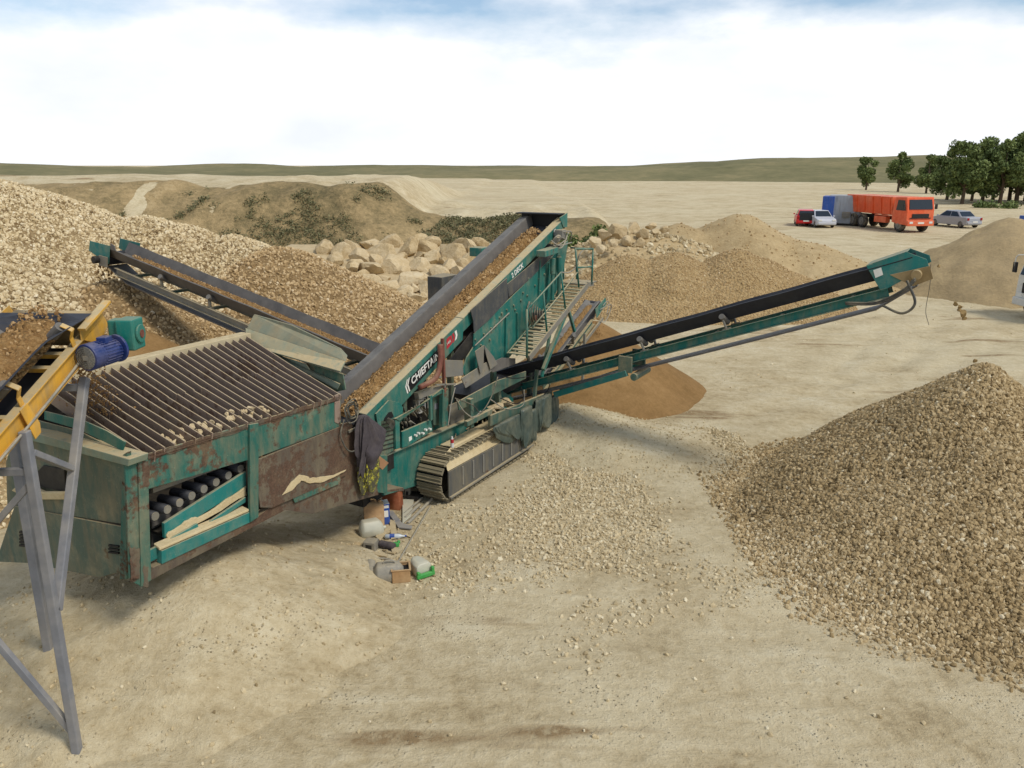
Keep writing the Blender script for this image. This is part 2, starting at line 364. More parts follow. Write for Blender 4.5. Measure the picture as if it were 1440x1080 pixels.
def axis(a, b, st, far, k=1.16):
    c = list(np.arange(a, b + 1e-6, st)); s = st; hi = [c[-1]]
    while hi[-1] < far: s *= k; hi.append(hi[-1] + s)
    s = st; lo = [c[0]]
    while lo[-1] > -far: s *= k; lo.append(lo[-1] - s)
    return np.array(lo[1:][::-1] + c + hi[1:])
def grid_mesh(name, xs, ys, zf, mat, keep=None, tint=None, parent=None):
    X, Y = np.meshgrid(xs, ys); Zv = zf(X, Y); nx = len(xs); ny = len(ys)
    i = (np.arange(ny - 1)[:, None] * nx + np.arange(nx - 1)[None]).ravel(); f = np.stack([i, i + 1, i + nx + 1, i + nx], 1)
    v = np.stack([X.ravel(), Y.ravel(), Zv.ravel()], 1)
    if keep is not None: kv = keep(X, Y, Zv).ravel(); f = f[kv[f].any(1)]
    us = np.unique(f); mp = np.zeros(len(v), int); mp[us] = np.arange(len(us))
    return v[us], mp[f]
gx = axis(-14, 16, .2, 1600); gyy = axis(4, 60, .25, 1800)
v, f = grid_mesh('ground', gx, gyy, G, 'ground')
tag(np_mesh('ground', v, f, 'ground', smooth=True), kind='structure')

# far hills closing the yard
def hillz(x, y): return -1. + 8.5 * sst(y, 190, 330) * (1 + .45 * fbm(x, y, .012, 4, 3)) - 3 * sst(-x, -120, -40)
v, f = grid_mesh('hill', np.linspace(-420, 520, 90), np.linspace(175, 480, 34), hillz, 'hill')
tag(np_mesh('hill', v, f, 'hill', smooth=True), kind='structure')

v, f = grid_mesh('slope', np.arange(-34, 9.6, .3), np.arange(42.5, 57, .3), lambda x, y: G(x, y) + .05 - .35 * sst(np.abs(y - 49.5), 4.5, 7.2) - .3 * sst(x, 5, 9), 'bank')
tag(np_mesh('slope', v, f, 'bank', smooth=True), kind='structure')

def cones(A, amp=.06, ns=.9, seed=0):
    def h(x, y):
        z = np.full(np.shape(x), -9.)
        wx = x + .35 * fbm(x, y, .5, 2, seed + 3); wy = y + .35 * fbm(x, y, .5, 2, seed + 4)
        for (ax, ay, ah, sl, rd) in A:
            d = np.sqrt((wx - ax) ** 2 + (wy - ay) ** 2 + rd * rd) - rd
            c = ah - sl * d; k = .12; m = np.maximum(z, c); z = m + np.where(np.abs(z - c) < k, (k - np.abs(z - c)) ** 2 / (4 * k), 0)
        return z + amp * fbm(x, y, ns, 4, seed)
    return h
def heap(name, label, cat, A, mat, res=.15, amp=.06, ns=.9, seed=0, n=0, rs=(.04, .08), smat=None, tintf=None, spill=0., group=None):
    h = cones(A, amp, ns, seed)
    x0 = min(a[0] - a[2] / a[3] - .8 for a in A); x1 = max(a[0] + a[2] / a[3] + .8 for a in A); y0 = min(a[1] - a[2] / a[3] - .8 for a in A); y1 = max(a[1] + a[2] / a[3] + .8 for a in A)
    v, f = grid_mesh(name, np.arange(x0, x1, res), np.arange(y0, y1, res), h, mat, lambda X, Y, Z_: Z_ > G(X, Y) - .02)
    if not n:
        return tag(np_mesh(name, v, f, mat, smooth=True), label, cat, group)
    o = tag(np_mesh(name, v, f, mat, rng.uniform(.0, .16, len(v)), smooth=True), label, cat, group)  # bed tinted dark, painting shade into the gaps between stones
    m = n * 4; x = rng.uniform(x0, x1, m); y = rng.uniform(y0, y1, m); z = h(x, y); g = G(x, y)
    ok = (z > g) | ((z > g - spill) & (rng.random(m) < np.exp(-(g - z) / max(spill * .3, .01))))
    z = np.maximum(z, g); p = np.stack([x, y, z], 1); ok &= in_view(p, .5)
    p = p[ok][:n]; k = len(p); s = rs[0] + (rs[1] - rs[0]) * rng.random(k) ** 2.2
    p[:, 2] += s * .25; t = rng.normal(.5, .2, k).clip(0, 1)
    if tintf is not None: t = (t + tintf(p)).clip(0, 1)
    a, b, c = stone_arr(p, s, t)
    np_mesh('stone_cover', a, b, smat or mat, c, o); o.children[0]['kind'] = 'stuff'
    return o
# --- stockpiles
heap('limestone_heap', 'huge pale limestone gravel stockpile filling the background behind the screener', 'gravel heap',
     [(-18.2, 27.5, 5.7, .47, 1.2), (-12.6, 27.6, 4.25, .46, .8), (-25, 27, 6.2, .45, 1.5), (-13.3, 19.2, 3.9, .5, .6), (-16.5, 18.5, 4.2, .5, .8), (-9.5, 27.4, 3.5, .44, .6)], 'pale_st', .25, .22, .5, 1, 115000, (.032, .085), None, lambda p: .12 * fbm(p[:, 0], p[:, 1], .4, 3, 7))
hl = mw(1.0, 10.6)
heap('gravel_heap', 'brown gravel cone below the head of the far side conveyor', 'gravel heap',
     [(hl[0] - .1, hl[1] - .1, 3.2, .58, .4)], 'brown_st', .15, .1, .8, 11, 16000, (.03, .07))
heap('gravel_heap', 'brown gravel heap sloping down between pale stockpile and boulders', 'gravel heap',
     [(-7.5, 26.2, 3.4, .53, .6), (-6.0, 25.4, 2.5, .5, .6)], 'brown_st', .18, .12, .7, 13, 26000, (.032, .08))
hp = gy(184, 462, 17.2)
heap('sand_heap', 'small brown sand heap behind the blue motor', 'sand heap', [(hp[0], hp[1], hp[2], .75, .3)], 'brownsand', .12, .06, 1.2, 17)
dk = lambda p: -.03 + .2 * sst(np.hypot(p[:, 0] - 7.9, p[:, 1] - 13.3), 3.2, 4.2) * sst(-p[:, 0], -6.0, -4.8) * sst(-p[:, 1], -13., -11.6) + .1 * fbm(p[:, 0], p[:, 1], .8, 3, 4)
heap('stone_heap', 'coarse olive brown crushed stone heap in the right foreground', 'gravel heap',
     [(7.95, 13.4, 2.66, .76, .22), (8.6, 12.9, 2.2, .7, .6), (6.1, 14.0, .6, .44, .4), (5.8, 11.7, .4, .38, .3), (9.8, 11.2, 1.9, .62, .8), (7.5, 11.8, 1.72, .6, .5), (8.4, 10.4, 1.2, .55, .6)], 'olive_st', .12, .08, 1.1, 19, 150000, (.014, .053), None, dk, .4)
heap('screenings_heap', 'brown fine screenings heap in the middle distance', 'sand heap',
     [(7.0, 34.6, 2.35, .62, .5), (5.2, 34.9, 2.2, .6, .4), (9.6, 34.6, 2.45, .62, .6), (11.0, 35.4, 2.0, .55, .5)], 'screen', .18, .16, .6, 23, 16000, (.02, .048), 'brown_st')
heap('sand_mound', 'tall pale sand mound behind the brown screenings', 'sand heap',
     [(12.3, 44.5, 3.35, .52, .7), (9.2, 44.0, 2.7, .5, .8), (15.0, 43.2, 2.1, .42, .9)], 'mound', .25, .35, .5, 29, 1500, (.03, .08), 'brown_st')
heap('sand_mound', 'grey brown sand mound at the right edge beyond the conveyor head', 'sand heap',
     [(25.2, 40.5, 3.35, .56, .8), (27.8, 38.8, 3.0, .5, .9), (22.6, 40.2, 1.9, .5, .6), (30, 43, 3.6, .5, 1.)], 'greysand', .25, .55, .5, 31)
ts = gy(836, 452, 21.6)
heap('sand_heap', 'smooth brown sand cone under the tail conveyor', 'sand heap',
     [(ts[0], ts[1], ts[2], .66, .35), (ts[0] + 1.2, ts[1] - 1.2, .4, .34, .4), (ts[0] - .8, ts[1] - .2, 1.2, .62, .4)], 'brownsand', .12, .035, 1.4, 37)
sp = gy(822, 572, 17.4)
heap('sand_heap', 'low pale spillage heap beside the hanging green clothes', 'sand heap',
     [(sp[0] - .2, sp[1] + .3, sp[2] * .85, .42, .4), (sp[0] + .9, sp[1] - .5, .3, .2, .4)], 'ground', .1, .09, 1.3, 41, 3000, (.008, .03), 'tan_st', None, .2)
fg = gz(300, 800); heap('sand_heap', 'low dusty sand heap below the hopper side', 'sand heap',
     [(fg[0], fg[1], .42, .32, .3), (fg[0] + 1.1, fg[1] + .5, .22, .22, .3)], 'ground', .08, .08, 1.6, 43)

# --- loose stones on the yard (nobody could count them)
def scatter(name, label, n, xr, yr, rs, mat, dens):
    x = rng.uniform(*xr, n); y = rng.uniform(*yr, n); k = rng.random(n) < dens(x, y); x, y = x[k], y[k]
    p = np.stack([x, y, G(x, y)], 1); p = p[in_view(p, .1)]; s = rs[0] + (rs[1] - rs[0]) * rng.random(len(p)) ** 2.5; p[:, 2] += s * .2
    a, b, c = stone_arr(p, s, rng.normal(.6, .2, len(p)).clip(0, 1)); tag(np_mesh(name, a, b, mat, c), label, 'gravel', None, 'stuff')
scatter('loose_gravel', 'pale loose gravel strewn beside the crawler track', 60000, (-3.2, 5.2), (8.5, 18), (.014, .05), 'tan_st',
        lambda x, y: sst(fbm(x, y, .55, 4, 21) + .45 * np.exp(-(((x - 1.4) / 2.1) ** 2 + ((y - 12.9) / 2.) ** 2)) - .1 * sst(-y, -11, -9.5), -.1, .6) * .8 * sst(x * .5 + y * .0, -1.2, -.2))
scatter('yard_pebbles', 'sparse pebbles over the sandy yard', 26000, (-6, 22), (7, 42), (.01, .045), 'tan_st', lambda x, y: .04 + .5 * sst(fbm(x, y, .3, 4, 33), .1, .5))

# ------------------------------------------------------------------ boulders
def rock_mesh(seed, mat='boulder', cuts=16):
    r = random.Random(seed); bm = bmesh.new(); bmesh.ops.create_icosphere(bm, subdivisions=4, radius=1.)
    pl = []
    for _ in range(cuts):
        n = Vector((r.gauss(0, 1), r.gauss(0, 1), r.gauss(0, 1))).normalized(); pl.append((n, r.uniform(.5, .88)))
    off = Vector((seed * 3.1, seed * 1.7, 0))
    for v in bm.verts:
        for n, d in pl:
            e = v.co.dot(n) - d
            if e > 0: v.co -= n * e * .985
        v.co *= 1 + .05 * mnoise.noise(v.co * 2.2 + off) + .03 * mnoise.noise(v.co * 6 + off)
    me = bpy.data.meshes.new('boulder'); bm.to_mesh(me); bm.free(); me.materials.append(M[mat]); me.shade_smooth(); me.set_sharp_from_angle(angle=R(17))
    return me
RK = [rock_mesh(i) for i in range(9)]
def boulder(i, loc, sc, label, group, flat=.72):
    o = bpy.data.objects.new('boulder', RK[i % 9]); COL.objects.link(o); o.location = tuple(float(c) for c in loc)
    o.rotation_euler = (random.uniform(-.5, .5), random.uniform(-.5, .5), random.uniform(0, 6.3))
    a = random.uniform(.8, 1.25); o.scale = (sc * a, sc / a, sc * flat * random.uniform(.85, 1.15)); return tag(o, label, 'boulder', group)
BH = lambda x, y: G(x, y) + 2.0 * sst(y, 29.5, 42.5) + .25 * fbm(x, y, .4, 3, 51)
# the rubble the boulders lie on
v, f = grid_mesh('rubble', np.arange(-15, 4, .3), np.arange(28, 50, .3), lambda x, y: BH(x, y) - 6 * sst(y, 43, 49) - 4 * sst(np.abs(x + 5.2 + .0 * y), 6.5, 9.5) - .18, 'sand')
tag(np_mesh('rubble_bank', v, f, 'sand', smooth=True), 'sloping bed of pale rubble carrying the boulder pile', 'rubble bank')
BP = [(480,352,30),(455,347,26),(508,360,26),(540,356,36),(572,350,34),(600,345,26),(628,352,26),(556,372,36),(524,376,36),(590,372,30),(617,380,26),(500,395,26),(522,395,30),(548,400,30),(575,392,32),(602,402,28),(560,418,26),(538,421,30),(640,356,40),(655,345,32),(662,366,26),(632,374,24),(586,418,24),(600,430,22),(515,412,26),(470,364,26),(492,378,28),(610,360,24),(645,382,24),(570,408,22),(548,340,26),(520,342,24),(496,344,22),(585,335,24),(553,337,24),(534,345,22),(668,352,22),(678,342,20),(606,340,20),(566,378,18),(538,388,16),(500,368,18),(582,402,16),(612,394,18),(624,364,16),(594,388,16),(646,370,18),(480,382,20),(508,384,18),(560,360,20),(592,356,18),(528,362,18),(577,430,18),(552,430,20),(596,415,16),(618,418,18)]
for i, (px, py, w) in enumerate(BP):
    Y = 31.
    for _ in range(40):                                       # walk along the sight line to the rubble surface
        p = gy(px, py, Y)
        if p[2] < float(BH(p[0], p[1])) + .1: break
        Y += .35
    r = w * Y / FPX * .72
    pos = 'highest row of' if py < 350 else ('lowest row of' if py > 405 else 'middle of')
    sz_ = 'large' if w > 31 else ('medium' if w > 23 else 'small')
    boulder(i, (p[0], p[1], p[2] - .12), r, f'{sz_} pale limestone boulder in the {pos} the boulder pile', 'boulders piled behind the main conveyor')
for i, (px, py, w, d) in enumerate([(868,326,30,40),(850,330,26,39.5),(838,340,24,38.5),(890,322,26,41),(905,330,24,40),(862,342,22,38),(922,328,18,41),(880,338,22,39),(845,352,20,37.5),(900,342,18,38.8),(915,318,20,42),(935,322,16,42)]):
    p = gy(px, py, d); boulder(i + 3, p, w * d / FPX * .45, 'pale broken rock in the heap behind the stair landing', 'rocks heaped behind the stair landing', .85)
heap('rubble_heap', 'stony rubble heap under the broken rocks behind the stair landing', 'rubble heap', [(5.6, 40.5, 2.7, .5, 1.), (7.2, 41.5, 2.7, .5, 1.), (4.2, 37.5, 1.3, .5, .6)], 'mound', .25, .3, .5, 61, 2500, (.06, .2), 'tan_st')
hb_ = mw(-5.0, .75); hc_ = mw(-3.7, 1.2)
heap('earth_bank', 'dusty earth bank piled under the hopper of the screener', 'earth heap', [(hb_[0], hb_[1], .95, .42, .6), (hb_[0] - .7, hb_[1] - .6, .8, .42, .6), (hc_[0], hc_[1], .45, .4, .4)], 'ground', .08, .14, 1.3, 47, 1500, (.008, .035), 'tan_st', None, .2)
p = gz(365, 812); boulder(2, (p[0], p[1], .3), .42, 'dusty rounded rock on the ground below the hopper', None, .6)
p = gz(500, 772); boulder(5, (p[0], p[1], .03), .1, 'small grey stone on the damp patch near the belly pan', None)

# ------------------------------------------------------------------ vegetation
def leaf_arr(c, r, n, size, squash=1.):
    d = rng.normal(0, 1, (n, 3)); d /= np.linalg.norm(d, axis=1)[:, None]; rad = r * rng.random((n, 1)) ** .45
    p = c + d * rad * np.array([1, 1, squash]); a = rng.normal(0, 1, (n, 3)); a /= np.linalg.norm(a, axis=1)[:, None]
    b = np.cross(a, rng.normal(0, 1, (n, 3))); b /= np.linalg.norm(b, axis=1)[:, None] + 1e-9
    s = size * rng.uniform(.6, 1.4, (n, 1)); v = np.stack([p - a * s, p + b * s * .45, p + a * s, p - b * s * .45], 1).reshape(-1, 3)
    return v, np.arange(4 * n).reshape(n, 4), np.repeat(rng.random(n), 4)
def crown_parts(clumps, per, size):
    vs, fs, ts, k = [], [], [], 0
    for (c, r) in clumps:
        v, f, t = leaf_arr(np.array(c), r, per, size, .85); t = t * .6 + .4 * rng.random(); vs.append(v); fs.append(f + k); ts.append(t); k += len(v)
    return np.vstack(vs), np.vstack(fs), np.concatenate(ts)
def make_tree(loc, H, label, group):
    t = thing('tree', label, 'tree', loc, 0, group); tr = MB(); r = random.Random(int(H * 100))
    tr.tube([(0, 0, -.3), (.1, 0, H * .25), (.05, .1, H * .5), (0, 0, H * .8)], [.28, .2, .13, .04], 7); cl = []
    for i in range(16):
        a = r.uniform(0, 6.28); hh = r.uniform(.16, .92) * H; rad = (1 - abs(hh / H - .5)) * H * .26 * r.uniform(.6, 1.2)
        c = (math.cos(a) * rad, math.sin(a) * rad, hh); cl.append((c, H * r.uniform(.1, .17)))
        tr.tube([(0, 0, hh * .6), (c[0] * .5, c[1] * .5, hh * .8), c], [.09, .06, .02], 5)
    cl.append(((0, 0, H * .9), H * .11))
    tr.build('trunk', 'bark', t); v, f, tt = crown_parts(cl, 330, .26); np_mesh('crown', v, f, 'leaf', tt, t); return t
protos = []
for i, (px, d, H) in enumerate([(1352, 112, 8.2), (1380, 116, 9), (1405, 112, 8.5), (1428, 114, 9.6), (1452, 112, 10), (1330, 124, 7.5), (1480, 114, 9.5), (1300, 150, 7), (1260, 158, 7.5), (1215, 170, 6.5), (1365, 120, 7.5), (1395, 122, 8), (1418, 121, 9), (1440, 120, 9.4)]):
    p = gy(px, 290, d); gzv = float(max(G(p[0], p[1]), -1.)); lab = f'leafy green tree in the far row beyond the parked vehicles' if px > 1200 else 'distant green tree on the skyline beyond the quarry'
    gr = 'trees beyond the parked vehicles' if px > 1200 else 'trees on the skyline'
    if i < 3: protos.append(make_tree((p[0], p[1], gzv), H, lab, gr)); protos[-1]['h'] = H
    else:
        s = protos[i % 3]; c = s.copy(); COL.objects.link(c); c.location = (p[0], p[1], gzv); k = H / s['h']; c.scale = (k, k, k); c.rotation_euler[2] = i * 1.3
        c['label'] = lab; c['group'] = gr
        for ch in s.children: q = ch.copy(); COL.objects.link(q); q.parent = c
def bush(px, py, d, r, label, n=700, mat='leaf', size=.12, sq=.8):
    p = gy(px, py, d); t = thing('bush', label, 'bush', (p[0], p[1], float(G(p[0], p[1]))))
    h = max(p[2] - float(G(p[0], p[1])), .3); cl = [((random.uniform(-r, r) * .7, random.uniform(-r, r) * .5, h * random.uniform(.2, .95)), r * random.uniform(.35, .6)) for _ in range(9)]
    st = MB(); [st.tube([(0, 0, -.1), (c[0] * .5, c[1] * .5, c[2] * .5), c], [.04, .03, .01], 5) for c, _ in cl]; st.build('stem', 'bark', t)
    v, f, tt = crown_parts(cl, n // 9, size); np_mesh('foliage', v, f, mat, tt, t)
bush(822, 318, 47, 1.3, 'green bush directly behind the top of the main conveyor', 1800, 'leaf', .13)
bush(803, 332, 45.5, .9, 'low green bush left of the rock heap behind the conveyor top', 900, 'leaf', .11)
bush(1385, 300, 104, 1.6, 'dark bush at the yard edge right of the silver saloon', 700, 'leaf', .2)
bush(1415, 300, 103, 1.5, 'dark bush at the yard edge near the blue barrel', 700, 'leaf', .2)
n = 6500; x = rng.uniform(-24, 2.5, n); y = rng.uniform(44, 53.5, n); k = (fbm(x, y, .16, 3, 71) * .5 + .5 * fbm(x, y, .9, 2, 75) + .25 * sst(x, -8, -2) > .06); x, y = x[k], y[k]
vs, fs, ts = [], [], []; kk = 0
for a, b in zip(x, y):
    v, f, t = leaf_arr(np.array([a, b, float(G(a, b)) + .1]), .3, 12, .075, .7); vs.append(v); fs.append(f + kk); ts.append(t); kk += len(v)
tag(np_mesh('scrub', np.vstack(vs), np.vstack(fs), 'scrub', np.concatenate(ts)), 'dark dry scrub covering the pit bank behind the boulders', 'scrub', None, 'stuff')
# ------------------------------------------------------------------ the tracked screener (local axes: u along, v across to the far side, z up)
SC = thing('screening_machine', 'big teal tracked screening plant with inclined main belt, bar grid hopper and folding side belts', 'screener', M0, TH)
def PL(pts, v, th, name, mat, parent=SC, bev=.006, ahead=False):     # plate outlined on a lengthwise plane, with thickness th
    P = [sv(x, y, v) for x, y in pts]; return MB().prism(P, (0, th, 0)).build(name, mat, parent, bev)
def PU(pts, u, th, name, mat, parent=SC, bev=.006):
    P = [su(x, y, u) for x, y in pts]; return MB().prism(P, (th, 0, 0)).build(name, mat, parent, bev)
def uz(pts, v, th, name, mat, parent=SC, bev=.006):
    return MB().prism([(a, v, b) for a, b in pts], (0, th, 0)).build(name, mat, parent, bev)
VH = -.15
# --- hopper
HP = MB()
HP.prism([(-6.12, VH, 2.86), (-2.8, VH, 2.735), (-2.83, VH, 2.28), (-4.4, VH, 2.31), (-6.05, VH, 2.45)], (0, .03, 0))
hopper = HP.build('hopper', 'teal_worn', SC, .006)
for a, b in (((-6.25, -6.12), (-6.14, -6.0)),):                                     # corner post: two angle flanges
    MB().prism([sv(176, 644, VH - .03), sv(193, 648, VH - .03), sv(198, 824, VH - .03), sv(183, 817, VH - .03)], (0, .03, 0)).prism([sv(194, 648, VH - .05), sv(208, 640, VH - .05), sv(213, 816, VH - .05), sv(199, 826, VH - .05)], (0, .05, 0)).build('corner_post', 'teal_worn', hopper, .006)
MB().prism([(-4.68, VH - .04, 1.5), (-4.54, VH - .04, 1.52), (-4.4, VH - .04, 2.78), (-4.55, VH - .04, 2.8)], (0, .05, 0)).build('side_post', 'teal_worn', hopper, .006)
MB().prism([(-6.0, VH - .02, 1.5), (-4.66, VH - .02, 1.49), (-4.65, VH - .02, 1.63), (-5.98, VH - .02, 1.66)], (0, .09, 0)).build('sill_rail', 'teal_new', hopper, .006)
MB().prism([(-6.0, VH - .012, 1.67), (-4.66, VH - .012, 1.64), (-4.66, VH + .12, 1.66), (-5.98, VH + .12, 1.69)], (0, 0, .035)).build('dust_line', 'dust', hopper, .01)
MB().prism([(-6.18, VH, 1.36), (-4.0, VH, 1.41), (-4.0, VH, 1.62), (-4.6, VH, 1.49), (-6.1, VH, 1.5)], (0, .1, 0)).build('bottom_rail', 'rust', hopper, .006)
MB().prism([(-4.52, VH - .02, 2.29), (-2.86, VH - .02, 2.285), (-2.74, VH - .02, 1.66), (-2.8, VH - .02, 1.5), (-4.3, VH - .045, 1.56), (-4.5, VH - .045, 1.64)], (0, .02, 0)).build('access_plate', 'rust', hopper, .004)
sc = [(397, 697), (410, 678), (422, 668), (432, 669), (436, 673), (452, 671), (470, 668), (488, 661), (476, 668), (456, 678), (436, 680), (424, 676), (417, 684), (408, 692)]
MB().prism(jag([sv(x, y, VH - .05) for x, y in sc], 3, .008), (0, .028, 0)).build('bent_flap', 'dust', hopper, .006)
MB().prism([sv(x, y, VH - .026) for x, y in [(424, 677), (436, 681), (480, 668), (478, 680), (415, 707), (410, 696)]], (0, .012, 0)).build('repair_patch', 'teal_worn', hopper)
MB().prism(jag([(-6.0, VH - .012, 2.79), (-4.4, VH - .012, 2.735), (-2.8, VH - .012, 2.68), (-2.8, VH - .012, 2.742), (-4.4, VH - .012, 2.8), (-6.0, VH - .012, 2.86)], 22, .012), (0, .008, 0)).build('edge_strip', 'rust', hopper)
for x, y, w_, h_ in ((205, 648, 9, 36), (190, 770, 14, 44), (205, 795, 7, 30)):
    MB().prism(jag([sv(x - w_ / 2, y, VH - .0525), sv(x + w_ / 2, y + 2, VH - .0525), sv(x + w_ / 2, y + h_, VH - .0525), sv(x - w_ / 2, y + h_, VH - .0525)], 7, .012), (0, .004, 0)).build('rust_patch', 'rust', hopper)
# belly and lower side
MB().prism([(-4.05, VH + .012, 1.42), (-3.52, VH + .012, 1.15), (-2.05, VH + .012, .9), (-2.15, VH + .012, 1.35), (-2.6, VH + .012, 2.28), (-2.8, VH + .012, 2.3), (-4.4, VH + .012, 2.28)], (0, .03, 0)).build('lower_side', 'rust', hopper, .004)
MB().prism([(-4.05, .02, 1.43), (-3.52, .02, 1.16), (-2.05, .02, .9), (-1.2, .02, .62), (-1.2, .02, .68), (-4.05, .02, 1.47)], (0, 1.6, 0)).build('belly_pan', 'rust', hopper, .004)
# end wall with the lower service panel
PU([(178, 646), (60, 618), (20, 612), (8, 650), (10, 712), (172, 737), (180, 733)], -6.2, .03, 'end_wall', 'endsteel', hopper)
PU([(172, 741), (20, 712), (-6, 790), (40, 792), (140, 812), (172, 803)], -6.23, .025, 'service_panel', 'endsteel', hopper)
PU([(60, 655), (90, 660), (92, 692), (62, 686), (40, 676)], -6.235, .03, 'opening_cover', 'dark', hopper)
PU([(15, 690), (30, 678), (60, 692), (90, 692), (90, 703), (55, 703), (30, 697)], -6.3, .05, 'chute_lip', 'dust', hopper, .015)
lv = MB()
for i in range(5): lv.prism([su(x, y, -6.252) for x, y in ((27, 747 + i * 4.6), (41, 748.5 + i * 4.6), (41, 751.5 + i * 4.6), (26.5, 750 + i * 4.6))], (.02, 0, 0))
lv.build('louvre', 'black', hopper)
lv = MB()
for i in range(3): lv.prism([su(x, y, -6.252) for x, y in ((152, 766 + i * 4.6), (166, 768 + i * 4.6), (166, 770.6 + i * 4.6), (152, 768.6 + i * 4.6))], (.02, 0, 0))
lv.build('louvre', 'black', hopper)
PU([(172, 640), (178, 636), (178, 815), (168, 815)], -6.26, .06, 'end_post', 'teal_worn', hopper)
MB().box((-4.5, 1.0, 1.5), (3.2, 1.9, .04)).prism([(-6.1, 1.72, 1.5), (-2.8, 1.72, 1.5), (-2.8, 1.72, 3.3), (-6.1, 1.72, 3.3)], (0, .03, 0)).prism([(-2.84, -.1, 1.5), (-2.84, 1.72, 1.5), (-2.84, 1.72, 3.25), (-2.84, -.1, 2.6)], (.03, 0, 0)).build('hopper_lining', 'dark', hopper)
# sloped end sill carrying dust, and the teal end plates of the grid
PU([(182, 646), (60, 612), (18, 604), (18, 614), (60, 624), (180, 656)], -6.3, .24, 'end_sill', 'dustplate', hopper, .01)
PU([(172, 634), (176, 622), (150, 606), (118, 592), (62, 578), (62, 590), (110, 604)], -6.16, .02, 'grid_end_plate', 'teal', hopper)
PU([(180, 641), (110, 606), (40, 588), (38, 606), (100, 622), (178, 650)], -6.12, .02, 'grid_end_plate', 'endsteel', hopper)
# feeder belt rollers and channels seen through the side opening
def op(x, y, v=.12): return sv(x, y, v)
for i in range(8):
    k = i / 7; p = op(218 + (338 - 218) * k, 726 + (659 - 726) * k, .02); q = (p[0] - .02, p[1] + .32, p[2] - .01)
    r = MB().cyl(p, q, .062, 14).build('feed_roller', 'rubber', hopper, 0, True); MB().cyl((p[0], p[1] - .008, p[2]), (p[0], p[1] + .0, p[2]), .052, 14).build('roller_cap', 'steel', r)
MB().prism([op(214, 712, .3), op(346, 640, .3), op(346, 690, .3), op(214, 775, .3)], (0, .02, 0)).build('feeder_belt', 'rubber_dusty', hopper)
MB().bar(op(214, 690, .2), op(350, 640, .2), .04, .05).build('guide_rail', 'steel', hopper)
MB().prism([op(231, 736, -.03), op(346, 663, -.03), op(346, 684, -.03), op(279, 727, -.03), op(232, 757, -.03)], (0, .05, 0)).build('feeder_beam', 'teal_new', hopper, .006)
MB().prism(jag([op(234, 752, -.055), op(250, 741, -.055), op(272, 727, -.055), op(279, 729, -.055), op(310, 710, -.055), op(346, 684, -.055), op(346, 697, -.055), op(300, 724, -.055), op(240, 760, -.055)], 4), (0, .03, 0)).build('dust_line', 'dust', hopper, .012)
MB().prism([op(211, 774, -.085), op(278, 736, -.085), op(280, 744, -.085), op(346, 699, -.085), op(346, 706, -.085), op(240, 776, -.085), op(211, 791, -.085)], (0, .04, 0)).build('feeder_beam', 'teal_new', hopper, .006)
MB().prism([op(214, 728, .16), op(346, 658, .16), op(346, 668, .16), op(214, 742, .16)], (0, .02, 0)).build('feeder_beam', 'rubber_grey', hopper)
MB().bar(op(215, 748, .25), op(345, 690, .25), .3, .03).build('feeder_floor', 'dark', hopper)
M['wing'] = painted('grimy_green_sheet', lin(104, 112, 96), .2, .4, .95, .8, top=.35)
M['creambeam'] = painted('cream_dusty_beam', lin(186, 172, 138), .1, .9, .3, .85)
# bar grid
grid = MB().bar((-6.15, 1.80, 3.41), (-2.72, 1.80, 3.41), .2, .1).bar((-6.1, -.06, 2.74), (-2.84, -.06, 2.62), .05, .12).build('tipping_grid', 'creambeam', SC, .008)
for i in range(25):
    u = -6.04 + i * (3.2 / 24); du = random.uniform(-.012, .012); z1 = 2.845 - .036 * (i * 3.2 / 24)
    a, b = (u + du, -.13 - random.uniform(0, .04), z1 - .04), (u, 1.69, 3.36)
    m = MB().bar(a, (u + random.uniform(-.01, .01), .8, (z1 + 3.32) / 2 - random.uniform(0, .015)), .017, .17).bar((u, .8, (z1 + 3.32) / 2 - .008), b, .0168, .17)
    m.build('grid_bar', 'rustbar', grid, .003)
MB().bar((-6.0, .75, 2.95), (-2.85, .75, 2.9), .05, .06).build('cross_rod', 'rustbar', grid)
MB().bar((-6.0, 1.35, 3.14), (-2.85, 1.35, 3.1), .05, .06).build('cross_rod', 'rustbar', grid)
PL([(479, 553), (479, 592), (476, 596), (471, 594), (471, 556)], VH - .012, .02, 'grid_side_plate', 'rustbar', grid)
# right end wings of the hopper
def quad(pts, th, name, mat, parent, bev=.006):
    a, b, c = V3(pts[0]), V3(pts[1]), V3(pts[2]); n = (b - a).cross(c - a).normalized() * th; return MB().prism(pts, n).build(name, mat, parent, bev)
quad([su(345, 461, -2.62), su(485, 508, -2.62), su(478, 522, -2.78), su(347, 485, -2.78)], .03, 'hopper_wing', 'dustplate', hopper)
quad([su(357, 442, -2.4), su(410, 457, -2.4), su(478, 490, -2.42), su(487, 500, -2.44), su(485, 508, -2.58), su(347, 462, -2.58)], .03, 'hopper_wing', 'wing', hopper)
PU([(364, 487), (370, 493), (430, 512), (436, 521), (478, 540), (474, 548), (440, 530), (395, 512)], -2.72, .02, 'torn_plate', 'dustplate', hopper)
PU([(430, 510), (482, 526), (486, 548), (470, 552), (440, 535)], -2.66, .02, 'wing_plate', 'teal_worn', hopper)

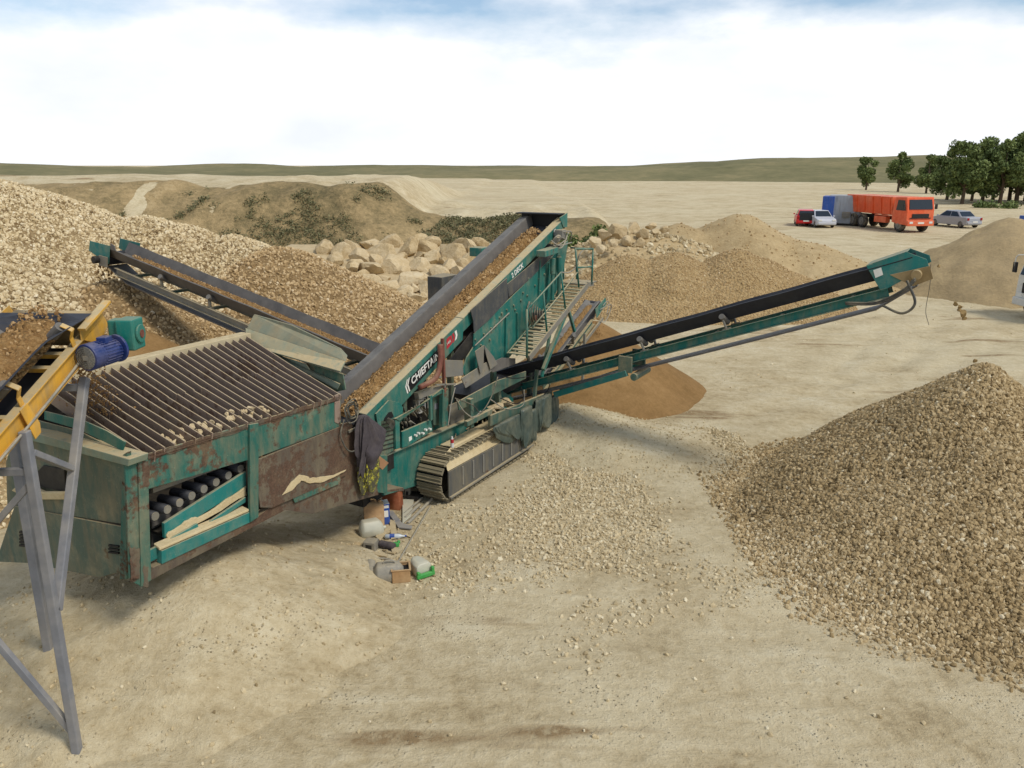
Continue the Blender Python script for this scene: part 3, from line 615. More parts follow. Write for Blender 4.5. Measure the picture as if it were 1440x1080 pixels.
# --- inclined main belt
zc = lambda u: 2.07 + .384 * (u + 1.68)
A0, A1 = -1.7, 5.42
mc = MB().prism([(A0, .35, zc(A0)), (A1, .35, zc(A1)), (A1, .35, zc(A1) - .2), (1.2, .35, zc(1.2) - .26), (1.18, .35, zc(1.18) - .4), (-1.0, .35, zc(-1.0) - .46), (A0 + .25, .35, zc(A0) - .42), (A0, .35, zc(A0) - .2)], (0, .02, 0)).build('main_conveyor', 'teal', SC, .005)
def run(u0, u1, sec, name, mat, parent, bev=.004):                      # extrude a (v, dz) section along the belt line
    return MB().prism([(u0, v, zc(u0) + d) for v, d in sec], (u1 - u0, 0, zc(u1) - zc(u0))).build(name, mat, parent, bev)
run(A0, 1.18, [(.34, .012), (.5, .02), (.5, .0), (.34, -.008)], 'cover_plate', 'dustplate', mc); run(1.2, A1, [(.34, .014), (.52, .024), (.52, .0), (.34, -.008)], 'cover_plate', 'dustplate', mc)
run(A0, 1.5, [(.5, .018), (.66, -.1), (.66, -.13), (.5, -.012)], 'skirt_plate', 'dustplate', mc); run(1.5, A1, [(.52, .022), (.66, -.1), (.66, -.13), (.52, -.012)], 'skirt_plate', 'teal_dull', mc)
run(A0, A1, [(.62, -.2), (1.2, -.2), (1.2, -.225), (.62, -.225)], 'belt', 'rubber', mc)
run(A0 + .1, A1, [(1.15, -.17), (1.2, .06), (1.235, .06), (1.19, -.19)], 'side_skirt', 'rubber_blue', mc)
run(A0 + .05, A1 - .1, [(1.2, .062), (1.21, .09), (1.46, .03), (1.48, -.2), (1.45, -.2), (1.44, .015), (1.23, .062)], 'far_side_cover', 'rubber_dusty', mc)
run(A0, A1, [(1.39, -.01), (1.43, -.01), (1.43, -.4), (1.39, -.4)], 'far_side_plate', 'teal', mc)
MB().cyl((A1 - .05, .6, zc(A1) - .36), (A1 - .05, 1.25, zc(A1) - .36), .17, 20).build('head_pulley', 'rubber', mc, 0, True)
MB().box((A1 + .06, .92, zc(A1) - .06), (.03, 1.12, .34)).box((A1 - .1, .92, zc(A1) + .1), (.3, 1.1, .03)).build('head_guard', 'black', mc, .005)
MB().prism([(A1 - .25, .33, zc(A1) + .03), (A1 + .14, .33, zc(A1) + .12), (A1 + .14, .33, zc(A1) - .2), (A1 - .05, .33, zc(A1) - .2)], (0, .025, 0)).build('head_side_plate', 'teal', mc, .004)
run(A0 + .4, A1 - .3, [(.45, -.5), (1.2, -.5), (1.2, -.52), (.45, -.52)], 'return_belt', 'dark', mc)
tl = MB().prism([sv(x, y, .3) for x, y in [(529, 582), (547, 563), (562, 566), (567, 573), (566, 590), (556, 604), (536, 606), (532, 600)]], (0, .03, 0)).build('tail_plate', 'teal', mc, .005)
MB().prism([sv(x, y, .29) for x, y in [(541, 588), (547, 580), (551, 579), (554, 586), (544, 592), (540, 592)]], (0, .009, 0)).build('dark_hole_plate', 'black', tl)  # black plate laid on, painting the dark of the hole
# emblem strip and stickers
e0, e1 = -.62, .52; dz = -.2
MB().prism([(e0, .346, zc(e0) + dz + .04), (e0 + .06, .346, zc(e0) + dz + .1), (e1, .346, zc(e1) + dz + .1), (e1, .346, zc(e1) + dz - .1), (e0 + .08, .346, zc(e0) + dz - .13), (e0, .346, zc(e0) + dz - .08)], (0, .004, 0)).build('name_strip', 'black', mc)
for k in (0, .055):
    MB().prism([(e0 - .02 + k, .343, zc(e0 + k) + dz - .0), (e0 + .03 + k, .343, zc(e0 + k) + dz + .115), (e0 + .055 + k, .343, zc(e0 + k) + dz + .125), (e0 + .01 + k, .343, zc(e0 + k) + dz), (e0 + .06 + k, .343, zc(e0 + k) + dz - .12), (e0 + .03 + k, .343, zc(e0 + k) + dz - .13)], (0, .003, 0)).build('chevron', 'sticker', mc)
sl_ = Vector((1, 0, .384)).normalized(); up_ = Vector((-.384, 0, 1)).normalized(); nv = (0, -1, 0)
text('CHIEFTAIN', .185, (e0 + .17, .343, zc(e0 + .17) + dz - .075), sl_, up_, 'sticker', mc, 'lettering', .002, .12, .004)
for k in range(3):
    a = .74 + k * .085
    MB().prism([(a, .345, zc(a) - .26), (a + .06, .345, zc(a + .06) - .26), (a + .09, .345, zc(a) - .17), (a + .06, .345, zc(a + .06) - .09), (a, .345, zc(a) - .09), (a + .035, .345, zc(a) - .17)], (0, .004, 0)).build('chevron', 'redst' if k < 2 else 'sticker', mc)
MB().prism([(.64, .345, zc(.64) - .27), (.74, .345, zc(.74) - .27), (.74, .345, zc(.74) - .08), (.64, .345, zc(.64) - .08)], (0, .004, 0)).build('sticker', 'redst', mc)
text('1400', .07, (.645, .342, zc(.645) - .2), sl_, up_, 'sticker', mc, 'lettering', .001)
text('2 DECK', .15, (3.05, .343, zc(3.05) - .17), sl_, up_, 'sticker', mc, 'lettering', .002, 0, .004)
MB().prism([(4.92, .345, zc(4.92) - .16), (5.0, .345, zc(5.0) - .16), (5.0, .345, zc(5.0) - .04), (4.92, .345, zc(4.92) - .04)], (0, .004, 0)).build('sticker', 'sticker', mc)
for u in (-1.2, -.6, .2, .8, 1.6, 2.2, 2.9, 3.6, 4.3, 4.9):
    MB().cyl((u, .52, zc(u) + .018), (u - .006, .52, zc(u) + .04), .016, 8).build('bolt', 'steel', mc)

# --- screen box
sb = PL([(667, 469), (774, 364), (790, 346), (799, 338), (796, 362), (790, 392), (782, 412), (742, 474), (716, 502), (690, 514), (656, 531), (650, 522), (657, 502), (666, 488)], .3, .03, 'screen_box', 'teal', SC)
MB().prism([(1.2, 1.35, 2.4), (5.4, 1.35, 4.1), (5.2, 1.35, 3.3), (2.4, 1.35, 2.0)], (0, .03, 0)).build('far_wall', 'teal', sb)
MB().prism([(1.25, .36, 2.5), (5.45, .36, 4.2), (5.45, .36, 4.15), (1.25, .36, 2.45)], (0, 1., 0)).build('screen_mesh', 'dark', sb)
MB().prism([(5.42, .34, 4.2), (5.44, .34, 3.4), (5.44, 1.35, 3.4), (5.42, 1.35, 4.2)], (.03, 0, 0)).build('end_wall', 'teal', sb)
PL([(662, 436), (713, 391), (715, 420), (690, 448), (667, 468), (666, 452)], .265, .02, 'rubber_curtain', 'flap', sb); PL([(713, 400), (742, 376), (772, 350), (779, 352), (775, 362), (748, 390), (716, 418)], .28, .02, 'rubber_curtain', 'flap', sb)
for x, y in [(668, 478), (680, 470), (690, 462), (702, 447), (705, 441), (712, 436), (714, 442), (722, 430), (724, 436), (732, 423), (741, 416), (752, 402), (757, 392), (765, 386), (776, 376), (786, 360), (783, 372), (780, 388), (775, 398), (676, 486), (688, 478), (697, 458), (735, 412), (742, 392), (759, 410)]:
    p = sv(x, y, .3); MB().cyl((p[0], .3, p[2]), (p[0], .27, p[2]), .024, 8).build('bolt', 'teal_dull', sb)
for x, y, x2, y2 in [(759, 366, 757, 420), (727, 440, 727, 500), (711, 446, 710, 505), (772, 370, 768, 420), (784, 352, 780, 400)]:
    MB().bar(sv(x, y, .28), sv(x2, y2, .28), .03, .05, (0, 1, 0)).build('stiffener', 'teal', sb, .004)
MB().box(sv(770, 354, .12), (.62, .22, .13), Matrix.Rotation(-R(3), 3, 'Y')).build('top_bracket', 'teal', sb, .01)
for dx in (-.02, .3):
    p = sv(777, 358, .15); MB().cyl((p[0] + dx, .13, p[2] - .08), (p[0] + dx, .13, p[2] - .42), .06, 12).build('spring_mount', 'teal', sb); MB().cyl((p[0] + dx, .13, p[2] - .42), (p[0] + dx, .13, p[2] - 1.0), .042, 12).build('support_leg', 'teal', sb)
# feed chute and torn guard between belt and box
PL([(634, 504), (664, 466), (668, 470), (664, 492), (652, 505), (642, 520), (632, 522), (622, 518)], .34, .02, 'chute_side', 'dark', sb)
PL([(624, 506), (651, 507), (652, 528), (625, 531)], .22, .02, 'chute_plate', 'steel', sb)
a = [sv(x, y, .1) for x, y in [(668, 494), (681, 485), (680, 520), (676, 526), (672, 510)]]; b = [sv(x, y, .1) for x, y in [(681, 485), (694, 501), (700, 512), (690, 520), (684, 500)]]
quad(a, .012, 'torn_guard', 'steel', sb); quad(b, .012, 'torn_guard', 'steel', sb); quad([sv(x, y, .16) for x, y in [(680, 488), (688, 505), (686, 520), (678, 522)]], .01, 'torn_guard', 'black', sb)
# hydraulic drive clutter at the head end
dr = MB().box(sv(788, 330, .2), (.2, .2, .22)).cyl(sv(782, 338, .1), sv(790, 330, .3), .07).build('hydraulic_motor', 'steel', sb, .01)
for a_, b_, c_ in [((775, 338), (786, 345), (804, 341)), ((778, 345), (790, 348), (800, 325)), ((776, 340), (784, 332), (794, 336)), ((779, 348), (788, 343), (797, 336)), ((790, 326), (803, 326), (802, 338))]:
    MB().tube(arc([sv(*a_, .12), sv(*b_, .0), sv(*c_, .1)]), .014, 6).build('hose', 'pipe', dr, 0, True)
for a_, b_ in [((741, 435), (745, 424)), ((668, 486), (716, 440))]:
    MB().tube([sv(*a_, .25), sv(*b_, .25)], .012, 6).build('pipe', 'pipe', sb)
# vibrator shaft and flywheel
fw = MB().cyl(sv(753, 447, .28), (sv(753, 447, .28)[0], .14, sv(753, 447, .28)[2]), .17, 20).build('flywheel', 'dark', sb, .006); q = sv(753, 447, .12); MB().cyl((q[0], .14, q[2]), (q[0], .1, q[2]), .06, 14).build('hub', 'copper', fw)
for k in range(7): MB().tube(arc([sv(744 + k * 3, 424 + k * 2, .12), sv(741 + k * 3.6, 440 + k, .02), sv(745 + k * 3, 456 + k, .14)], 5), .014, 6).build('hose', 'hose', sb, 0, True)
PL([(741, 436), (752, 428), (760, 440), (768, 450), (760, 466), (742, 468)], .33, .02, 'drive_recess', 'dark', sb)

# --- chassis and power pack
PL([(505, 690), (512, 640), (520, 625), (536, 640), (545, 640), (545, 694)], .0, .03, 'side_gusset', 'teal_worn', hopper)
ch = PL([(534, 642), (656, 589), (657, 606), (690, 596), (730, 574), (730, 600), (660, 625), (583, 684), (540, 697)], .45, .06, 'chassis', 'teal', SC)
MB().bar(sv(535, 641.5, .42), sv(655, 589.5, .42), .14, .03).build('top_flange', 'dustplate', ch, .006)
MB().box((.6, .85, .55), (4.6, .7, .3)).box((3.3, 1.0, 1.3), (2.6, .9, .2)).build('cross_frame', 'dark', ch)
MB().prism([(-1.4, 1.2, .5), (4.5, 1.2, .5), (4.5, 1.2, 1.1), (-1.4, 1.2, 1.2)], (0, .05, 0)).build('far_chassis', 'teal', ch)
for u in (-.5, 1.0, 2.6, 4.2): MB().bar((u, .55, .9), (u + .05, .55, zc(u) - .55), .1, .1, (1, 0, 0)).bar((u, 1.2, .9), (u + .05, 1.2, zc(u) - .55), .1, .1, (1, 0, 0)).build('support_post', 'teal_dull', ch, .006)
pp = MB().box((-.35, .95, 1.45), (2.2, .1, .9)).build('power_pack', 'dark', SC)
MB().box((-1.2, .62, 1.25), (.4, .5, .7)).build('radiator', 'dark', pp)
gl = MB(); o0 = [sv(x, y, .3) for x, y in [(536, 592), (556, 588), (556, 632), (541, 641), (535, 640)]]
gl.prism(o0, (0, .03, 0)).build('grille', 'teal_dull', pp)
gm = MB()
for k in range(7): gm.bar(sv(537, 597 + 6 * k, .29), sv(555, 592 + 6 * k, .29), .012, .012)
gm.build('grille_bar', 'dark', pp)
PL([(556, 590), (562, 587), (563, 630), (557, 632)], .24, .06, 'frame_post', 'teal', pp); PL([(623, 548), (631, 546), (630, 598), (622, 601)], .2, .08, 'frame_post', 'teal_worn', pp); PL([(605, 557), (608, 555), (609, 590), (606, 592)], .22, .05, 'frame_post', 'teal', pp)
PL([(556, 589), (590, 572), (624, 545), (630, 541), (630, 549), (608, 560), (562, 592)], .22, .05, 'top_rail', 'teal_worn', pp)
PL([(588, 553), (620, 542), (626, 546), (590, 562)], .26, .1, 'pipe_support', 'steel', pp)
cp = PL([(566, 607), (606, 590), (609, 606), (573, 628), (566, 630)], .32, .05, 'control_panel', 'teal', pp, .01)
for x, y in [(583, 612), (587, 609), (593, 609), (597, 604), (603, 603)]: p = sv(x, y, .31); MB().cyl(p, (p[0], p[1] - .05, p[2]), .022, 10).build('knob', 'sticker', cp)
MB().prism([sv(x, y, .316) for x, y in [(575, 615), (579, 613), (579.5, 618), (575.5, 621)]], (0, .004, 0)).build('sticker', 'sticker', cp)
PL([(609, 556), (621, 548), (620, 597), (610, 598)], .36, .02, 'door_panel', 'teal_dull', pp); MB().prism([sv(x, y, .356) for x, y in [(611, 568), (616, 566.5), (616, 575), (611, 576)]], (0, .003, 0)).build('sticker', 'galv', pp)
bx = PL([(589, 563), (599, 559), (599, 578), (590, 582)], .42, .05, 'control_box', 'white', pp, .008); MB().prism([sv(x, y, .416) for x, y in [(591, 566), (597, 563), (597, 569), (591, 571)]], (0, .003, 0)).build('label_plate', 'black', bx)
MB().box(sv(586, 570, .46), (.16, .06, .22)).build('relay_box', 'steel', pp, .01)
for i in range(34):
    x = random.uniform(563, 600); y = 603 - (x - 563) * .5 + random.uniform(-19, 5)
    MB().tube(arc([sv(x, y, .5), sv(x + random.uniform(-3, 4), y - random.uniform(3, 9), random.uniform(.34, .42)), sv(x + random.uniform(1, 8), y + random.uniform(-3, 7), .48)], 5), random.uniform(.008, .014), 6).build('hose', random.choice(['hose', 'hose', 'pipe', 'black']), pp, 0, True)
ex = MB().bar(sv(622, 476, .22), sv(625, 552, .22), .05, .05, (0, 1, 0)).build('upright_post', 'copper', pp); MB().tube(arc([sv(619, 484, .2), sv(619, 510, .16), sv(612, 532, .15), (sv(590, 545, .2))]), .05, 12).build('exhaust_pipe', 'copper', pp, 0, True)
for a_, b_ in [((613, 541), (640, 540)), ((614, 530), (620, 530)), ((626, 532), (625, 545))]: MB().bar(sv(*a_, .2), sv(*b_, .2), .03, .03).build('bracket', 'steel', pp)

# --- crawler tracks
M['framegrey'] = painted('track_frame_paint', lin(78, 78, 74), .15, .2, .55, .8)
def track(v0, parent):
    w = .54; r = .41; ua, ub, zc_ = .1, 2.75, .44
    MB().loft([[V3((ua + (ub - ua) * (1 if c > 0 else 0) + math.cos(c_) * (r - .03), v0 + y_, zc_ + math.sin(c_) * (r - .03))) for c_, c in [(k_ / 24 * 6.283 - 1.5708, 1 if k_ < 12 else -1) for k_ in range(24)]] for y_ in (.27, w - .03)]).build('track_core', 'black', parent)
    t = MB().box(((ua + ub) / 2 + .1, v0 + .12, .40), (ub - ua - .05, .2, .36)).build('crawler_track', 'steel', parent, .01)
    MB().prism([(ua - .2, v0 - .02, .62), (ub + .3, v0 - .02, .6), (ub + .3, v0 - .02, .2), (ua - .2, v0 - .02, .13)], (0, .03, 0)).build('side_frame', 'framegrey', t, .006)
    for k in range(8): MB().box((ua + .25 + k * .36, v0 - .028, .4), (.05, .012, .36)).build('rib', 'steel', t)
    MB().bar((ua - .2, v0 - .04, .12), (ub + .3, v0 - .04, .18), .05, .03).build('lower_edge', 'steel', t)
    MB().prism([(ua - .19, v0 - .0, .63), (ub + .3, v0 - .0, .61), (ub + .3, v0 + .24, .9), (ua + .3, v0 + .22, .905), (ua - .05, v0 + .16, .84)], (0, .02, .02)).build('dust_slope', 'dust', t, .01)
    MB().cyl((ua, v0 + .25, zc_), (ua, v0 + w - .06, zc_), r - .07, 20).build('sprocket', 'dark', t, .01); MB().cyl((ub, v0 + .25, zc_), (ub, v0 + w - .06, zc_), r - .07, 20).build('idler_wheel', 'dark', t, .01)
    me = None; L_ = 2 * (ub - ua) + 2 * math.pi * r; n = 48; pit = L_ / n
    for i in range(n):
        s = (i + .5) * pit; a = ub - ua
        if s < a: p = (ua + s, zc_ + r); an = 0
        elif s < a + math.pi * r: th = (s - a) / r; p = (ub + math.sin(th) * r, zc_ + math.cos(th) * r); an = th
        elif s < 2 * a + math.pi * r: p = (ub - (s - a - math.pi * r), zc_ - r); an = math.pi
        else: th = math.pi + (s - 2 * a - math.pi * r) / r; p = (ua + math.sin(th) * r, zc_ + math.cos(th) * r); an = th
        if me is None:
            b = MB().box((0, w / 2, 0), (pit * .8, w, .03)).box((-pit * .28, w / 2, .03), (.02, w * .98, .034)).box((pit * .1, w / 2, .022), (.015, w * .98, .018))
            o = b.build('track_shoe', 'trackshoe', t, .003); me = o
        else: o = me.copy(); COL.objects.link(o); o.parent = t
        o.location = (p[0], v0, p[1]); o.rotation_euler = (0, an, 0)
    return t
M['trackshoe'] = painted('track_shoe_steel', lin(112, 104, 84), .12, .35, .5, .8)
track(-.13, SC); track(1.2, SC)
MB().box((1.7, .2, .892), (2.6, .36, .012)).build('dust_sheet', 'dust', SC, .008)

# --- walkway stair
st = MB().bar(sv(744, 504, -.3), sv(826, 401, -.3), .04, .13).bar(sv(826, 400, -.3), sv(834, 399, -.3), .04, .1).build('stair', 'steel', SC, .004)
p0 = np.array(sv(744, 504, -.3)); p1 = np.array(sv(824, 403, -.3))
MB().bar(p0 + [0, .5, 0], p1 + [0, .5, 0], .03, .12).build('stringer', 'teal', st)
for i in range(21):
    q = p0 + (p1 - p0) * ((i + .5) / 21); MB().box((q[0], q[1] + .25, q[2] + .03), (.17, .46, .025)).build('tread', 'dustplate', st, .004)
MB().box((p1[0] + .25, .0, p1[2] + .05), (.62, .62, .03)).build('landing', 'steel', st, .004)
def rail(pts, r=.021, v=-.32, name='handrail', mat='teal'): MB().tube([sv(x, y, v) for x, y in pts], r, 8).build(name, mat, st, 0, True)
rail([(741, 503), (741, 435)], .024); rail([(769, 466), (764, 412)]); rail([(795, 434), (789, 384)]); rail([(814, 404), (809, 349)]); rail([(832, 400), (834, 349)])
rail([(741, 436), (764, 411), (789, 383)], .018); rail([(749, 460), (769, 437), (793, 408), (817, 376)], .018, -.32, 'handrail', 'teal_dull'); rail([(809, 350), (834, 350)]); rail([(812, 376), (833, 375)])
MB().tube([sv(810, 350, .2), sv(811, 400, .2)], .021, 8).tube([sv(834, 350, -.32), (sv(834, 350, -.32)[0], .25, sv(834, 350, -.32)[2])], .02, 8).build('handrail', 'teal', st, 0, True)
MB().tube(arc([sv(789, 383, -.32), sv(800, 383, -.2), sv(809, 376, -.2), sv(815, 358, -.32), sv(823, 349, -.32)]), .014, 6).build('cable', 'pipe', st, 0, True)
MB().bar(sv(800, 438, -.25), sv(808, 466, -.25), .06, .06).bar(sv(796, 440, -.22), sv(764, 520, -.22), .07, .09).bar(sv(776, 455, -.1), sv(762, 530, -.1), .05, .07).build('stair_strut', 'teal', st, .005)
for i in range(40):                                            # dry lumps lying on the treads
    pass
# --- generic troughed conveyor: frame along a straight line
def conveyor(name, a, b, wdir, parent, near=1, wid=.62, idl=1.25, lip=.24, matlip='rubber', ret=.62, fm='teal_dull'):
    a, b = V3(a), V3(b); d = (b - a).normalized(); w = V3(wdir).normalized(); n = w.cross(d).normalized()
    if n.z < 0: n = -n
    P = lambda s, c, h: a + d * s + w * c + n * h; L_ = (b - a).length; h = wid / 2
    o = MB().channel(P(0, -h, -.24), P(L_ - .5, -h, -.24), .17, .08, .012, 1, n).channel(P(0, h, -.24), P(L_ - .5, h, -.24), .17, .08, .012, -1, n)
    o = o.build(name, fm, parent, .004)
    for i in range(int(L_ / 1.3)): MB().bar(P(.4 + i * 1.3, -h + .05, -.22), P(.4 + i * 1.3, h - .05, -.22), .06, .06, n).build('cross_member', 'teal_dull', o)
    sec = [(-h - .06, lip), (-h + .1, .0), (h - .1, 0), (h + .06, lip), (h + .03, lip + .012), (h - .11, .02), (-h + .11, .02), (-h - .03, lip + .012)]
    bm_ = MB(); nseg = 40
    bm_.loft([[P(L_ * k / nseg, c, z - .006 * math.sin(k * 2 * math.pi * L_ / nseg / idl + 1) * (1 if z > .1 else 0)) for c, z in sec] for k in range(nseg + 1)]); bm_.build('belt', matlip, o)
    MB().loft([[P(s, -h * .8, -ret - z), P(s, h * .8, -ret - z), P(s, h * .8, -ret + .03 - z), P(s, -h * .8, -ret + .03 - z)] for s, z in [(0.2, 0)] + [(L_ * k / 12, .02 * math.sin(math.pi * k / 12)) for k in range(1, 12)] + [(L_ - .05, -ret * .45)]]).build('return_belt', 'rubber_blue', o)
    for i in range(int((L_ - .8) / idl)):
        s = .7 + i * idl
        for sg in (-1, 1):
            k = MB().bar(P(s, sg * (h + .015), -.16), P(s, sg * (h + .06), .06), .07, .03, d).bar(P(s - .08, sg * (h + .0), -.145), P(s + .08, sg * (h + .0), -.145), .09, .02, n).build('idler_bracket', 'steel', o, .004)
            MB().cyl(P(s, sg * (h + .1), .12), P(s, sg * (h * .45), -.04), .058, 12).build('roller', 'rubber_dusty', k, .004)
    return o, P, L_
# side belt to the right: up and away from the near side
rc, RP, RL = conveyor('side_conveyor', (4.2, 1.7, 1.0), (4.2, -7.05, 4.26), (1, 0, 0), SC, idl=1.75, fm='teal', ret=.5)
hb = MB().prism([RP(RL - .72, -.36, .3), RP(RL - .05, -.36, .34), RP(RL + .2, -.36, .14), RP(RL + .2, -.36, .02), RP(RL - .6, -.36, -.2)], (.012, 0, 0)).prism([RP(RL - .72, .36, .3), RP(RL - .05, .36, .34), RP(RL + .2, .36, .14), RP(RL + .2, .36, .02), RP(RL - .6, .36, -.2)], (-.012, 0, 0)).prism([RP(RL - .72, -.36, .302), RP(RL - .05, -.36, .342), RP(RL - .05, .36, .342), RP(RL - .72, .36, .302)], RP(0, 0, .012) - RP(0, 0, 0)).build('head_box', 'teal_new', rc, .006)
MB().prism([RP(RL - .63, -.374, .2), RP(RL - .5, -.374, .21), RP(RL - .5, -.374, .08), RP(RL - .63, -.374, .06)], (.01, 0, 0)).build('sticker', 'sticker', hb)
MB().prism([RP(RL - .4, -.39, .05), RP(RL + .22, -.39, .02), RP(RL + .22, -.39, -.2), RP(RL - .1, -.39, -.24)], (.02, 0, 0)).build('bearing_plate', 'drum', hb, .006)
MB().cyl(RP(RL, -.34, -.06), RP(RL, .34, -.06), .15, 20).build('head_pulley', 'rubber', hb, 0, True); MB().cyl(RP(RL, -.38, -.06), RP(RL, -.55, -.06), .085, 16).build('hydraulic_motor', 'drum', hb, .01)
for k, (dx, dy) in enumerate([(.0, .0), (.02, -.03)]):
    MB().tube(arc([RP(RL - .02, -.55, -.1 + dy), RP(RL - .25, -.56, -.24 + dy), RP(RL - .7, -.45, -.34 + dy), RP(RL - 1.2, -.4, -.22 + dy)]), .018, 8).build('hose', 'hose', hb, 0, True)
MB().tube(arc([RP(RL - .15, -.56, -.1), RP(RL - .12, -.58, -.5), RP(RL - .35, -.57, -.62), RP(RL - .62, -.5, -.42)]), .022, 8).build('hose', 'hose', hb, 0, True)
cd = RP(RL + .2, .1, .0); MB().tube(arc([cd, cd + Vector((0, -.03, -.35)), cd + Vector((.02, -.02, -.8)), cd + Vector((0, -.1, -1.05))]), .005, 5).build('hanging_cord', 'hose', hb)
# fold joint and lifting strut
joint = MB().box(RP(RL * .4, -.38, -.32), (.06, .3, .34)).box(RP(RL * .4, .38, -.32), (.06, .3, .34)).cyl(RP(RL * .4 + .1, -.4, -.62), RP(RL * .4 + .1, .4, -.62), .08, 14).build('fold_joint', 'teal_dull', rc, .01)
MB().bar(sv(780, 555, -.2), RP(RL * .4 - .02, -.4, -.5), .08, .13).build('lift_strut', 'teal_new', rc, .006)
MB().bar((4.5, -.1, 1.0), RP(RL * .4 - .02, .4, -.5), .08, .13).build('lift_strut', 'teal_new', rc, .006)
PL([(649, 532), (685, 509), (692, 522), (655, 546)], .14, .02, 'loading_skirt', 'steel', rc); PL([(687, 512), (706, 503), (725, 504), (725, 512), (693, 524)], .16, .02, 'loading_skirt', 'rubber_dusty', rc)
# side belt to the left
lc, LP, LL = conveyor('side_conveyor', (1.0, 1.3, 1.88), (1.0, 10.35, 3.86), (-1, 0, 0), SC, 1, .66, 1.6, .26, 'rubber_grey', .5, fm='steel')
hb = MB().prism([LP(LL - .35, .4, .34), LP(LL + .42, .4, .26), LP(LL + .46, .4, .0), LP(LL - .3, .4, -.12)], (.012, 0, 0)).prism([LP(LL - .35, -.4, .34), LP(LL + .42, -.4, .26), LP(LL + .46, -.4, .0), LP(LL - .3, -.4, -.12)], (.012, 0, 0)).build('head_box', 'teal_new', lc, .006)
MB().cyl(LP(LL + .05, -.36, -.1), LP(LL + .05, .36, -.1), .16, 18).build('head_pulley', 'rubber', hb, 0, True); MB().prism([LP(LL - .3, .44, .05), LP(LL + .02, .44, .02), LP(LL + .02, .44, -.24), LP(LL - .3, .44, -.2)], (.02, 0, 0)).build('bearing_plate', 'steel', hb, .006)
MB().cyl(LP(LL + .05, .4, -.1), LP(LL + .05, .56, -.1), .09, 14).build('hydraulic_motor', 'dark', hb, .01)
MB().prism([LP(LL - .55, .40, .27), LP(LL - .36, .40, .26), LP(LL - .36, .40, .4), LP(LL - .5, .40, .38)], (.02, 0, 0)).build('belt_end', 'rubber_blue', lc)
# tail belt at the rear
tc_, TP, TL = conveyor('tail_conveyor', (4.6, .62, 1.2), (7.75, .62, 2.5), (0, 1, 0), SC, 1, .3, 1.0, .07, 'rubber_dusty', .26)
hb = MB().prism([TP(TL - .5, -.3, .14), TP(TL + .16, -.3, .1), TP(TL + .16, -.3, -.1), TP(TL - .5, -.3, -.14)], (0, .012, 0)).build('head_box', 'teal', tc_, .006); MB().cyl(TP(TL, -.26, -.06), TP(TL, .26, -.06), .1, 16).build('head_pulley', 'rubber', hb, 0, True)
MB().tube(arc([TP(TL - .3, -.32, 0), TP(TL + .15, -.4, -.1), TP(TL + .25, -.36, -.3), TP(TL - .1, -.34, -.45), TP(TL - .4, -.33, -.3)]), .012, 6).tube(arc([TP(TL - .1, -.32, 0), TP(TL + .2, -.3, -.05), TP(TL + .3, -.3, -.2), TP(TL, -.34, -.32)]), .012, 6).build('hose', 'pipe', hb, 0, True)
MB().bar(TP(TL * .62, -.32, -.1), (6.3, .2, .75), .06, .06, (0, 1, 0)).bar(TP(TL * .3, -.3, -.3), TP(TL * .95, -.3, -.34), .04, .08).build('conveyor_brace', 'steel', tc_, .005)
# rear near-side frame with the clothes rail, cables
rf = MB().bar(sv(655, 596, -.02), sv(690, 578, -.02), .08, .1).bar(sv(688, 592, -.02), sv(775, 556, -.02), .06, .22).build('rear_frame', 'teal_dull', SC, .006)
MB().bar(sv(659, 560, .1), sv(660, 600, .1), .1, .16, (0, 1, 0)).build('post', 'teal_dull', rf, .006)
MB().bar(sv(700, 548, .3), sv(702, 580, .3), .1, .1, (0, 1, 0)).build('post', 'teal_dull', rf, .006); MB().bar(sv(755, 520, .1), sv(750, 575, .1), .07, .07, (0, 1, 0)).build('post', 'teal_dull', rf, .006)
PL([(664, 560), (700, 545), (722, 560), (722, 580), (690, 590), (665, 585)], .5, .03, 'side_plate', 'teal', rf); PL([(644, 565), (700, 535), (740, 522), (740, 532), (700, 552), (646, 577)], .12, .03, 'lower_beam', 'teal_dull', rf)
PL([(632, 570), (656, 560), (657, 592), (634, 598)], .42, .03, 'tank_side', 'steel', rf)
for pts in [[(640, 560), (665, 570), (676, 580), (690, 560), (700, 530)], [(642, 562), (652, 578), (666, 587), (676, 578)], [(690, 562), (712, 575), (735, 570), (737, 548)], [(704, 560), (725, 568), (736, 560), (733, 545)], [(770, 525), (772, 545), (760, 560), (752, 566)], [(640, 545), (634, 570), (630, 600)], [(700, 528), (725, 532), (750, 528)]]:
    MB().tube(arc([sv(x, y, -.05) for x, y in pts]), .011, 6).build('cable', random.choice(['hose', 'pipe', 'black']), rf, 0, True)
# far side bin seen over the main belt
p = np.array(_muv(gy(620, 400, 22.5))); MB().box((p[0] + .1, p[1], p[2] - .1), (.8, .5, .7)).build('far_hood', 'flap', SC, .02)
p = np.array(_muv(gy(677, 348, 22.))); MB().box((p[0] - .1, p[1], p[2] - .1), (.4, .4, .24)).build('far_bracket', 'teal', SC, .02)
